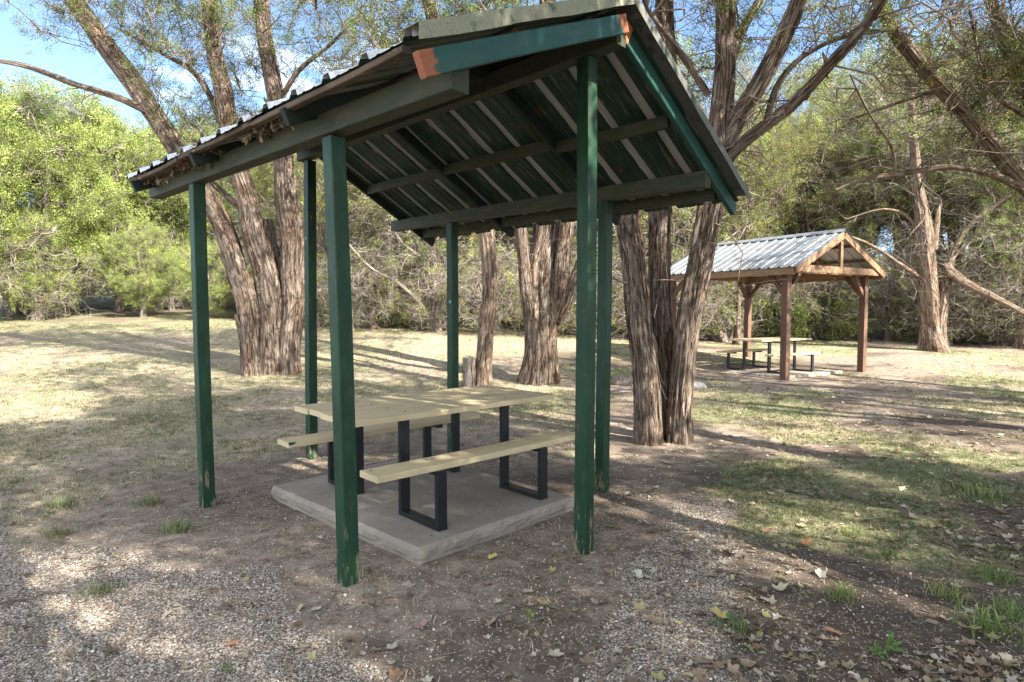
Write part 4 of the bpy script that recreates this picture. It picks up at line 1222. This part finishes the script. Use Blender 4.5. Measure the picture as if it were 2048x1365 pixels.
KINDS = [
    woodland_kind(201, 7.2, 6.0, 4, 190, 22, 320, 0.9, M_twig, bright, M_bark_grey, FINE),
    woodland_kind(202, 7.8, 5.2, 3, 170, 22, 300, 1.6, M_twig, bright, M_bark_grey),
    woodland_kind(203, 8.6, 5.8, 5, 130, 20, 520, 2.7, M_twig, deep, M_bark, COARSE, .7, (0.2, .42), .03),
    woodland_kind(204, 9.0, 6.4, 4, 110, 18, 700, 3.4, M_twig, dry, M_bark_dark, FINE, .75, (0.2, .5), .034),
    woodland_kind(205, 6.4, 5.6, 7, 110, 7, 760, 0.9, M_twig, dry, M_bark_grey, None, .6, (0.2, .45), .03),
    woodland_kind(206, 3.8, 4.2, 6, 90, 4, 420, 0.15, M_twig, dry, M_bark_grey, FINE, .5),     # twiggy thicket
    woodland_kind(207, 1.9, 2.2, 5, 60, 16, 40, 0.1, M_twig_dark, deep, M_bark_grey, COARSE, .5),    # leafy shrub
    woodland_kind(208, 9.4, 6.2, 2, 60, 30, 40, 4.9, M_twig_dark, deep, M_bark, COARSE, 1.0, (0.3, 0.6)),      # high crowned shade tree
    woodland_kind(209, 10.5, 7.0, 4, 42, 22, 60, 5.5, M_twig_dark, deep, M_bark, None, 1.3, (0.2, .45), .05),      # open shade tree, mostly limbs
    woodland_kind(210, 8.0, 3.4, 3, 44, 14, 170, 3.8, M_twig_dark, dry, M_bark_dark, FINE, .55, (0.2, .45), .03),      # slim dark trunks
]
proto_used = [False] * len(KINDS)
def place_tree(kind, x, y, s, rz, label, group, name='juniper_tree', cat='tree', sz=1.0):
    z = float(zg(x, y))
    e = empty(name, (x, y, z), label, cat, group, rz)
    e.scale = (s, s, s * sz)
    for o in KINDS[kind]:
        c = o if not proto_used[kind] else o.copy()
        if proto_used[kind]: C.objects.link(c)
        c.parent = e
    proto_used[kind] = True
    return e
G_W = 'junipers of the woodland round the clearing'
L_W = 'one of the dense grey twigged junipers of the woodland behind the clearing'
p = onground(120, 634)
place_tree(0, p[0] - .3, p[1] + .4, 1.25, 0.4, 'broad bright green juniper with dark low trunks at the far left of the clearing', G_W)
p = onground(-140, 646); place_tree(1, p[0], p[1], 1.3, 2.0, 'bright green juniper cut by the left edge of the photo', G_W)
p = onground(322, 618); place_tree(1, p[0], p[1] + .6, 1.0, 4.0, 'yellow green juniper with a thick dark trunk just left of the left front post', G_W)
spots = []
r_ = rngs(301)
for (dx, dy, sc_) in ((-11.4, 22.6, .42), (-14.2, 23.4, .5), (-17.6, 22.4, .55), (-9.2, 22.6, .38)):
    place_tree(0, dx, dy, sc_, float(r_.uniform(0, 6.28)), 'low young juniper with foliage down to the grass, left edge of the clearing', 'young junipers at the left of the clearing')
# (x, y, kind, scale) rows behind the clearing
rows = [
    (-16.5, 25.5, 1, .9), (-13.2, 27.5, 0, .95), (-9.6, 26.5, 1, .9), (-20, 24.5, 0, 1.0), (-22, 29, 2, .85), (-17, 30, 1, .9), (-6.4, 25.0, 4, 1.0), (-7.8, 29, 2, .9),
    (-4.2, 26.5, 3, .85), (-2.2, 24.2, 4, 1.0), (-0.8, 27.5, 2, .95), (1.2, 24.0, 4, 1.05), (2.2, 28.0, 3, .95), (4.2, 25.0, 2, .9), (-3.0, 30.5, 2, 1.0), (0.5, 32, 3, 1.0),
    (6.4, 26.0, 3, .95), (8.2, 24.2, 2, .6), (10.2, 26.5, 3, .58), (12.0, 24.5, 3, .62), (13.6, 27.0, 2, .66), (15.2, 23.4, 3, .9), (17.0, 26.0, 2, 1.05), (18.6, 22.8, 4, 1.1), (20.5, 25.5, 3, 1.0), (22.6, 23.5, 2, 1.0),
    (16.4, 24.6, 3, .8), (-3.4, 22.6, 4, .85), (-0.6, 22.2, 4, .8), (2.6, 21.5, 4, .85), (5.2, 21.2, 4, .8), (18.6, 20.0, 3, .85), (-24, 22.5, 1, 1.0), (-19.0, 19.0, 1, .95),
    (5.0, 31, 2, 1.1), (9.0, 31, 3, .66), (13, 32, 2, .85), (17.5, 31, 3, 1.1), (22, 30, 2, 1.1), (-12, 33, 2, .9), (-6, 34, 3, 1.0), (-18, 35, 2, .9), (26, 27, 3, 1.1), 
    (-2, 38, 2, 1.1), (4, 38, 3, 1.1), (10, 39, 2, .9), (17, 39, 3, 1.2), (25, 37, 2, 1.2), (-9, 40, 3, 1.0), (-16, 42, 2, 1.0), (-26, 38, 2, 1.0), (33, 32, 3, 1.2), (-32, 30, 1, 1.1), (-30, 46, 2, 1.1), (0, 47, 2, 1.2), (12, 48, 3, 1.2), (24, 48, 2, 1.2), (-12, 50, 2, 1.1), (38, 42, 2, 1.2),
]
for (x, y, kd, s) in rows:
    place_tree(kd, x, y, s * (1.2 if x < -3 else 1.38), float(r_.uniform(0, 6.28)), L_W, G_W)
L_P = 'slim dark trunked cedar standing in front of the woodland'
for (x, y, s) in ((-6.2, 21.0, .95), (-4.6, 20.2, .9), (-3.0, 21.6, 1.0), (-1.2, 20.4, .95), (0.3, 22.4, 1.1), (1.6, 19.8, .9), (3.0, 20.6, 1.0), (4.6, 20.0, .95), (6.2, 22.0, 1.0), (7.6, 20.4, .9), (9.2, 22.4, 1.0),
                  (11.4, 23.2, 1.1), (13.0, 23.6, 1.0), (14.8, 22.6, 1.1), (16.6, 21.6, 1.0), (18.2, 19.2, 1.0), (15.8, 18.8, .85), (-8.4, 23.2, .9), (-2.0, 23.4, 1.1), (2.4, 23.8, 1.1), (5.4, 24.2, 1.0), (17.4, 24.0, 1.1)):
    place_tree(9, x, y, s, float(r_.uniform(0, 6.28)), L_P, 'slim cedars along the wood edge', 'cedar_tree', 'tree')
L_T = 'tangle of bare grey twigs at the foot of the woodland'
for (x, y, s) in ((-11.2, 25.6, .8), (-14.6, 26.0, .9), (15.6, 22.0, .8), (14.2, 22.4, .8), (12.2, 22.6, .9), (16.2, 19.4, .75), (17.6, 18.6, .8), (14.6, 20.2, .7), (-7.4, 22.6, .9), (-4.8, 22.8, .9), (-3.2, 21.4, .8), (-6.6, 20.6, .6), (-5.2, 19.6, .7), (-2.6, 19.6, .7), (-.8, 19.0, .7), (1.2, 18.8, .7), (2.4, 19.2, .8), (4.0, 19.4, .8), (5.6, 20.4, .8), (-1.6, 21.8, 1.0), (0.4, 21.0, .9), (2.2, 22.0, 1.1), (3.6, 21.6, 1.0), (5.6, 23.0, 1.0), (7.0, 21.5, 1.0), (11.0, 22.0, .9), (19.0, 18.2, 1.0), (18.6, 21.0, 1.2), (21.5, 20.2, 1.2), (-9.4, 24.4, 1.1), (-17.5, 22.6, .9), (-10.2, 27, 1.1), (-13, 29, 1.2), (-16, 27, 1.1), (-7, 27, 1.2), (-20, 26, 1.1), (-2.4, 25, 1.3), (1.4, 26, 1.4), (13.4, 21.6, 1.0)):
    place_tree(5, x, y, s, float(r_.uniform(0, 6.28)), L_T, 'twig thickets along the wood edge', 'thicket', 'thicket')
L_S = 'low leafy green shrub at the foot of the woodland'
for (x, y, s) in ((9.6, 21.4, .7), (11.6, 21.6, .8), (14.2, 21.2, .7), (15.8, 20.6, .6), (-3.6, 20.6, .55), (8.4, 21.8, .8), (17.2, 17.6, .6), (4.4, 22.6, .5)):
    place_tree(6, x, y, s, float(r_.uniform(0, 6.28)), L_S, 'leafy shrubs along the wood edge', 'shrub', 'shrub')
# trees behind and beside the photographer that shade the foreground
L_B = 'tall juniper standing outside the picture that shades the foreground'
for (x, y, kd, s) in ((3.5, 1.7, 7, 1.0), (1.2, -0.9, 7, .95), (8.2, 1.2, 8, 1.0), (5.4, -2.4, 8, 1.0), (3.0, -4.8, 7, .9), (7.8, -4.4, 7, 1.0), (10.2, -3.4, 7, 1.1), (11.0, 4.2, 8, 1.0), (15.2, 2.4, 8, 1.0), (12.8, 7.2, 8, .9)):
    place_tree(kd, x, y, s, float(r_.uniform(0, 6.28)), L_B, G_W)

# ------------------------------------------------------------------ ground litter: gravel, grass, leaves
def scatter(n, x0, x1, y0, y1, seed, dens, near=True):
    """points with density DENS(x,y); more of them near the camera when NEAR"""
    r = rngs(seed)
    u_ = r.random(n)
    y = y0 * (y1 / y0) ** u_ if near else y0 + (y1 - y0) * u_
    x = r.uniform(0, 1, n)
    xl = np.maximum(x0, -1.0 * y - 0.4); xh = np.minimum(x1, 1.0 * y + 0.4)
    x = xl + (xh - xl) * x
    i, j = loc2(x, y)
    ok = (r.random(n) < dens(x, y)) & ~((np.abs(i - 0.14) < 0.98) & (np.abs(j + 0.1) < 0.76))
    return x[ok], y[ok], r

def instances(name, x, y, temps, size, yaw, tilt, cols, mat, r, lift=0.0, label=None, cat=None, tri=False, smooth=False, zs=None):
    """many small shapes in one 'stuff' mesh"""
    n = len(x); which = r.integers(0, len(temps), n)
    z = gh(x, y)
    Vs = []; Fs = []; Cs = []; off = 0
    for k, (tv, tf) in enumerate(temps):
        m = np.where(which == k)[0]
        if not len(m): continue
        d = np.stack([np.sin(tilt[m]) * np.cos(yaw[m] * 3.1), np.sin(tilt[m]) * np.sin(yaw[m] * 3.1), np.cos(tilt[m])], 1)
        X = np.stack([np.cos(yaw[m]), np.sin(yaw[m]), np.zeros(len(m))], 1); X = X - d * (X * d).sum(1, keepdims=True); X /= np.linalg.norm(X, axis=1, keepdims=True)
        Rm = np.stack([X, np.cross(d, X), d], -1)
        V = np.einsum('nij,mj->nmi', Rm, tv) * size[m][:, None, None]
        V[:, :, 0] += x[m][:, None]; V[:, :, 1] += y[m][:, None]; V[:, :, 2] += (z[m] + (lift if np.isscalar(lift) else lift[m]))[:, None]
        Vs.append(V.reshape(-1, 3)); Cs.append(np.repeat(cols[m], len(tv), axis=0))
        Fs.append((np.arange(len(m))[:, None, None] * len(tv) + tf[None]).reshape(-1, tf.shape[1]) + off); off += len(m) * len(tv)
    o = link_mesh(name, np.concatenate(Vs), np.concatenate(Fs), mat, col=np.concatenate(Cs), smooth=smooth)
    return tag(o, label, cat, kind='stuff')

ph = (1 + 5 ** .5) / 2
ICO = np.array([(-1, ph, 0), (1, ph, 0), (-1, -ph, 0), (1, -ph, 0), (0, -1, ph), (0, 1, ph), (0, -1, -ph), (0, 1, -ph), (ph, 0, -1), (ph, 0, 1), (-ph, 0, -1), (-ph, 0, 1)]) / math.hypot(1, ph)
ICF = np.array([(0, 11, 5), (0, 5, 1), (0, 1, 7), (0, 7, 10), (0, 10, 11), (1, 5, 9), (5, 11, 4), (11, 10, 2), (10, 7, 6), (7, 1, 8), (3, 9, 4), (3, 4, 2), (3, 2, 6), (3, 6, 8), (3, 8, 9), (4, 9, 5), (2, 4, 11), (6, 2, 10), (8, 6, 7), (9, 8, 1)])
r_ = rngs(401)
PEB = [(ICO * r_.uniform(.75, 1.25, (12, 1)) * np.array([1, .78, .55]), ICF) for _ in range(6)]
def gdens(x, y):
    g, s, n = zones(x, y)
    return np.clip(sstep(0.3, 0.7, g) * 0.95 + s * 0.13 + 0.02, 0, 1)
x, y, r = scatter(160000, -4.5, 3.0, 1.9, 6.2, 402, gdens)
pal = np.array([(0.46, 0.385, 0.31), (0.35, 0.275, 0.215), (0.56, 0.52, 0.46), (0.27, 0.215, 0.17), (0.43, 0.33, 0.24), (0.41, 0.385, 0.36), (0.26, 0.18, 0.13)])
cols = pal[r.integers(0, len(pal), len(x))] * np.clip(r.normal(.85, .22, (len(x), 1)), .35, 1.35)
M_peb, nt_, b_, o_ = new_mat('pebble'); kk = N(nt_); kk.l(kk.attr('col', 'Color'), b_.inputs['Base Color'])
instances('gravel', x, y, PEB, np.clip(r.lognormal(math.log(0.0038), .38, len(x)), .002, .011), r.uniform(0, 6.28, len(x)), r.uniform(0, .5, len(x)), cols, M_peb, r, lift=0.002, label='pale brown pea gravel in the foreground', cat='gravel', smooth=True)

# grass: tufts of narrow blades
def tuft(seed, nb, spread, lean):
    r = rngs(seed); V = []; Fc = []
    for k in range(nb):
        a_ = r.uniform(0, 6.28); b0 = np.array([r.normal(0, spread), r.normal(0, spread), 0])
        d = np.array([math.cos(a_), math.sin(a_), 0]); s = np.array([-d[1], d[0], 0]) * (0.035 if nb < 20 else 0.022)
        h = r.uniform(.5, 1.0); l = r.uniform(.2, lean)
        m = b0 + d * l * .35 * h + np.array([0, 0, h * .6]); t = b0 + d * l * h + np.array([0, 0, h * (1 - .35 * l)])
        o = len(V); V += [b0 - s, b0 + s, m + s * .8, m - s * .8, t]
        Fc += [(o, o + 1, o + 2), (o, o + 2, o + 3), (o + 3, o + 2, o + 4)]
    return np.array(V), np.array(Fc)
TUFT = [tuft(410 + k, 6, .30, 1.75) for k in range(6)]
def grdens(x, y):
    g, s, n = zones(x, y)
    p = fbm(x * 1.6, y * 1.6, 71, 3)
    return np.clip((1 - sstep(.25, .7, s) * .975) * (1 - sstep(.25, .65, g) * .96) * (0.3 + 0.7 * sstep(.35, .6, p)), 0, 1)
x, y, r = scatter(210000, -26, 22, 2.2, 24, 411, grdens)
_, _, gm = zones(x, y)
isg = r.random(len(x)) < 0.16 + gm * .6
clump = (0.6 + 0.8 * fbm(x * 2.6, y * 2.6, 88, 3))[:, None]
cols = clump * np.where(isg[:, None], np.array([0.105, 0.135, 0.055]), np.array([0.38, 0.32, 0.22])) * r.uniform(.4, 1.3, (len(x), 1))
instances('grass', x, y, TUFT, np.where(isg, r.uniform(.03, .08, len(x)), r.uniform(.03, .085, len(x))) * np.clip(.5 + .05 * y, .5, 1.0), r.uniform(0, 6.28, len(x)), r.uniform(0, .45, len(x)), cols, M_grass, r, lift=-0.004, label='short dry straw coloured grass with green tufts', cat='grass')

# leaf litter: lobed and plain dead leaves, curled
def leaf_shape(seed, lobed):
    r = rngs(seed)
    n = 16; V = [(0, 0, 0)]
    for k in range(n):
        a_ = 2 * math.pi * k / n
        if lobed: rad_ = 0.42 + 0.32 * abs(math.cos(2.5 * a_)) ** 1.5 + r.uniform(-.05, .05)
        else: rad_ = 0.5 * (0.45 + 0.55 * abs(math.cos(a_)) ** 1.2) + r.uniform(-.03, .03)
        V.append((rad_ * math.cos(a_), rad_ * math.sin(a_), 0))
    V = np.array(V); c1, c2 = r.uniform(.2, .9), r.uniform(-.3, .6)
    V[:, 2] = c1 * V[:, 1] ** 2 + c2 * V[:, 0] ** 2 + 0.12 * np.sin(V[:, 0] * 7 + seed) * np.abs(V[:, 1])
    V[:, 2] -= V[:, 2].min() * 0.5
    Fc = np.array([(0, k + 1, (k + 1) % n + 1) for k in range(n)])
    return V, Fc
LEAVES = [leaf_shape(420 + k, k % 2 == 0) for k in range(8)]
lp = np.array([(0.32, 0.25, 0.17), (0.42, 0.36, 0.27), (0.22, 0.13, 0.08), (0.19, 0.135, 0.095), (0.33, 0.29, 0.15), (0.42, 0.37, 0.30), (0.14, 0.10, 0.075), (0.27, 0.20, 0.135), (0.22, 0.16, 0.11)])
def ldens(x, y):
    g, s, n = zones(x, y)
    return np.clip(0.06 + 0.94 * sstep(-.3, 2.2, x - 0.35 * (y - 3)) * sstep(.35, .65, fbm(x * .9 + 4, y * .9, 77, 3)) * (1 - .3 * g), 0, 1)
x, y, r = scatter(40000, -8, 16, 1.9, 15, 421, ldens)
instances('leaf_litter', x, y, LEAVES, np.clip(r.lognormal(math.log(.022), .5, len(x)), .008, .05), r.uniform(0, 6.28, len(x)), r.uniform(0, .6, len(x)), lp[r.integers(0, len(lp), len(x))] * r.uniform(.7, 1.1, (len(x), 1)), M_litter, r, lift=0.008, label='scattered dead leaves lying on the soil and grass', cat='leaf litter')
# small chips of bark, straw and twiglets
CH = []
for k in range(4):
    rr_ = rngs(430 + k); l = 1.0
    CH.append((np.array([(-l, -.06, 0), (l, -.05, .02), (l, .05, .03), (-l, .06, .01), (0, .08, .15), (0, -.08, .12)]), np.array([(0, 5, 4), (0, 4, 3), (5, 1, 2), (5, 2, 4)])))
x, y, r = scatter(30000, -7, 14, 1.9, 14, 431, lambda x, y: 0.6 + 0 * x)
instances('twig_litter', x, y, CH, r.uniform(.006, .03, len(x)), r.uniform(0, 6.28, len(x)), r.uniform(0, .25, len(x)), np.array([(0.34, 0.28, 0.21)]) * r.uniform(.35, 1.4, (len(x), 1)), M_litter, r, lift=0.006, label='bits of bark, straw and twig on the ground', cat='twig litter')

# single leaves that stand out in the foreground
def one_leaf(px, py, size, col, lobed, label, seed, tilt=0.3):
    g = onground(px, py); r = rngs(seed)
    V, Fc = leaf_shape(seed, lobed)
    a_ = r.uniform(0, 6.28); c, s = math.cos(a_), math.sin(a_)
    V = np.stack([V[:, 0] * c - V[:, 1] * s, V[:, 0] * s + V[:, 1] * c, V[:, 2] + tilt * (V[:, 0] + .5)], 1) * size
    z = float(gh(g[0], g[1])) + 0.012
    V = V + np.array([g[0], g[1], z])
    cc = np.array(col) * r.uniform(.85, 1.1, (len(V), 1))
    o = link_mesh('fallen_leaf', V, Fc, M_litter, None, (g[0], g[1], z), col=cc)
    so_ = o.modifiers.new('thickness', 'SOLIDIFY'); so_.thickness = 0.0012
    tag(o, label, 'leaf', 'fallen leaves in the foreground')
for args in ((1935, 1270, .075, (.42, .30, .19), True, 'upturned tan lobed leaf beside a grass tuft at the lower right'),
             (1668, 1275, .07, (.30, .155, .085), False, 'crumpled reddish brown leaf on dark soil, lower right'),
             (1278, 1158, .07, (.46, .46, .34), False, 'pale grey green leaf lying right of the right front post'),
             (985, 1122, .06, (.50, .40, .12), False, 'yellow leaf on bare soil in front of the slab corner'),
             (465, 1296, .055, (.34, .16, .07), False, 'orange brown leaf alone on the gravel at the lower left'),
             (843, 1258, .06, (.27, .17, .14), False, 'dull purplish leaf at the edge of the gravel, bottom centre'),
             (1196, 1304, .06, (.20, .10, .075), False, 'dark red brown curled leaf on the gravel near the bottom centre'),
             (1440, 1240, .07, (.52, .40, .15), True, 'curled yellow leaf among weeds, lower right of centre'),
             (1612, 1095, .065, (.36, .19, .09), True, 'brown lobed leaf catching light on the soil at right'),
             (1560, 1185, .06, (.5, .42, .3), True, 'light beige leaf on dark soil, right of the gravel strip')):
    one_leaf(*args, seed=500 + args[0])

# weeds and larger grass tufts in the foreground
WEED = [spray_template(600 + k, 12, .55, .26) for k in range(3)]
def weed(px, py, size, n, col, label, seed):
    g = onground(px, py); r = rngs(seed)
    cent = np.array([g[0], g[1], float(gh(g[0], g[1]))]) + np.column_stack([r.normal(0, size * .5, (n, 2)), np.zeros(n)])
    dirs = np.column_stack([r.normal(0, .7, (n, 2)), np.full(n, .8)])
    fo = foliage(cent, dirs, r.uniform(.6, 1.2, n) * size, np.tile(col, (n, 1)), seed, WEED)
    o = link_mesh('weed', fo[0], fo[1], M_grass, None, (g[0], g[1], g[2]), col=fo[2])
    tag(o, label, 'weed', 'weeds in the foreground')
weed(1760, 1318, .065, 4, (.12, .19, .06), 'bright broad leaved weed at the bottom right corner region', 611)
weed(1775, 1120, .055, 5, (.09, .14, .05), 'small dark leafy weed on the soil at right', 612)
weed(1052, 1248, .045, 1, (.17, .24, .06), 'tiny light green seedling in front of the slab', 613)
weed(1465, 1250, .05, 4, (.07, .14, .05), 'low dark weed at the right edge of the gravel', 614)
weed(470, 1352, .06, 1, (.14, .24, .06), 'little clover like weed in the gravel at the bottom left', 615)
def big_tuft(px, py, size, n, col, label, seed):
    g = onground(px, py); r = rngs(seed); mb = MB()
    V, Fc = tuft(seed, int(n * 1.6), .42, 1.5)
    V = V * size; V[:, 2] *= 1.0
    V = V + np.array([g[0], g[1], float(gh(g[0], g[1])) - .004])
    cc = (np.array(col) * .7 + .3 * np.array((.3, .27, .14))) * r.uniform(.6, 1.4, (len(V) // 5, 1)).repeat(5, 0)
    tag(link_mesh('grass_tuft', V, Fc, M_grass, None, tuple(g), col=cc), label, 'grass tuft', 'grass tufts in the foreground')
for q, (px, py, s, n, col) in enumerate(((1975, 1265, .13, 60, (.10, .20, .04)), (1900, 1195, .11, 50, (.20, .24, .07)), (1690, 1200, .10, 60, (.13, .19, .05)), (1985, 1160, .12, 60, (.10, .17, .04)), (1700, 1075, .10, 50, (.12, .18, .05)),
                                         (2020, 1235, .12, 50, (.11, .2, .05)), (1480, 1265, .09, 50, (.07, .13, .05)), (125, 1015, .12, 60, (.09, .13, .05)), (300, 1010, .11, 60, (.14, .17, .07)), (360, 1065, .12, 70, (.13, .17, .07)), (120, 1070, .1, 50, (.1, .14, .05)), (200, 1190, .1, 50, (.07, .11, .05)), (1960, 990, .14, 50, (.24, .28, .1)))):
    where = ['lower right, beside the upturned leaf', 'right, in a patch of sun', 'right, among brown leaves', 'at the right edge', 'right, in dark soil', 'in the bottom right, by the frame edge', 'right rim of the gravel', 'left foreground, dark', 'left, behind the left front post', 'left foreground, pale, near the left front post foot', 'far left foreground', 'left, in the shaded gravel', 'right edge, long and pale'][q]
    big_tuft(px, py, s, n, col, 'tuft of grass ' + where, 620 + q)

# sticks lying about
def stick(px, py, L_, ang, r0, label, seed):
    g = onground(px, py); r = rngs(seed)
    t = np.linspace(-.5, .5, 7); P = np.stack([g[0] + np.cos(ang) * t * L_ + r.normal(0, .012, 7), g[1] + np.sin(ang) * t * L_ + r.normal(0, .012, 7), np.zeros(7)], 1)
    P[:, 2] = gh(P[:, 0], P[:, 1]) + r0 * .9 + np.abs(r.normal(0, .004, 7))
    mb = MB(); V, Q, bk = tubes(P[None], np.linspace(r0, r0 * .45, 7)[None], 7); mb.add(V, Q, bk=bk)
    tag(mb.build('fallen_twig', M_twig_dark, None, tuple(g)), label, 'twig', 'twigs lying on the ground')
stick(470, 1232, .30, -.45, .005, 'thin dark twig curving across the left gravel', 701)
stick(1230, 1340, .22, 1.0, .008, 'dark stick near the bottom edge, right of centre', 702)
stick(1045, 1218, .12, -.3, .004, 'pale short twig on the bare soil before the slab', 703)
stick(60, 1200, .3, .7, .006, 'twig at the far left foreground', 704)
stick(1440, 1330, .28, .25, .010, 'thick curved stick at the bottom right of the gravel', 705)
stick(200, 1140, .32, .35, .006, 'dry twig on the shaded gravel at left', 706)

# rock, and a dark log behind the near shelter
def lump(name, px, py, rx, ry, rz, mat, label, cat, seed):
    g = onground(px, py); r = rngs(seed)
    n1, n2 = 20, 12
    V = []
    for a_ in range(n2 + 1):
        for b_ in range(n1):
            t = math.pi * a_ / n2; f = 2 * math.pi * b_ / n1
            d = np.array([math.sin(t) * math.cos(f), math.sin(t) * math.sin(f), math.cos(t)])
            k = 0.8 + 0.45 * float(vnoise(d[0] * 2 + 5 + d[2], d[1] * 2 + 5 - d[2], seed)) + 0.12 * float(vnoise(d[0] * 6 + 5, d[1] * 6 + d[2] * 5, seed + 1))
            V.append(d * np.array([rx, ry, rz]) * k + g + np.array([0, 0, rz * .4]))
    Q = [(a_ * n1 + b_, (a_ + 1) * n1 + b_, (a_ + 1) * n1 + (b_ + 1) % n1, a_ * n1 + (b_ + 1) % n1) for a_ in range(n2) for b_ in range(n1)]
    V = np.array(V)
    tag(link_mesh(name, V, np.array(Q), mat, None, tuple(g), bk=V * 1.0, smooth=True), label, cat)
lump('rock', 1396, 778, .13, .10, .09, M_rock, 'pale limestone rock at the foot of the three trunked cedar', 'rock', 801)
lump('log', 1248, 770, .26, .12, .11, M_bark_grey, 'short dark log lying between the green posts and the cedar', 'log', 802)

# leaves and twigs lying on the slab and against it
r = rngs(950); n = 90
i_ = r.uniform(-.75, 1.0, n); j_ = r.uniform(-.78, .55, n)
cent = np.array([SW(a_, b_, 0.103) for a_, b_ in zip(i_, j_)])
fo = foliage(cent, np.column_stack([r.normal(0, 1, (n, 2)), r.uniform(0, .12, n)]), r.uniform(.012, .035, n), lp[r.integers(0, len(lp), n)] * .9, 951, [spray_template(960, 2, .9, .35), spray_template(961, 1, 1.2, .1)])
fo[0][:, 2] = np.maximum(fo[0][:, 2], 0.1015)
tag(link_mesh('leaf_debris', fo[0], fo[1], M_litter, None, tuple(ORG), col=fo[2]), 'crumbs of dead leaf and twig lying on the near concrete slab', 'leaf debris', kind='stuff')

# leaf rubbish lodged over the front beam of the green shelter
r = rngs(900); n = 900
i_ = r.uniform(-1.7, 1.5, n); keep = fbm(i_ * 2.2, i_ * 0, 90, 3) > 0.40; i_ = i_[keep]; n = len(i_)
cent = np.array([SW(a_, -1.30 - r.uniform(0, .14), 2.565 + r.uniform(0, .035)) for a_ in i_])
fo = foliage(cent, r.normal(0, 1, (n, 3)), r.uniform(.03, .07, n), lp[r.integers(0, len(lp), n)] * .8, 901, [spray_template(910, 9, .6, .3)])
tag(link_mesh('leaf_debris', fo[0], fo[1], M_litter, None, tuple(ORG), col=fo[2]), 'dead leaves lodged between the front beam and the eave of the green shelter', 'leaf debris', kind='stuff')
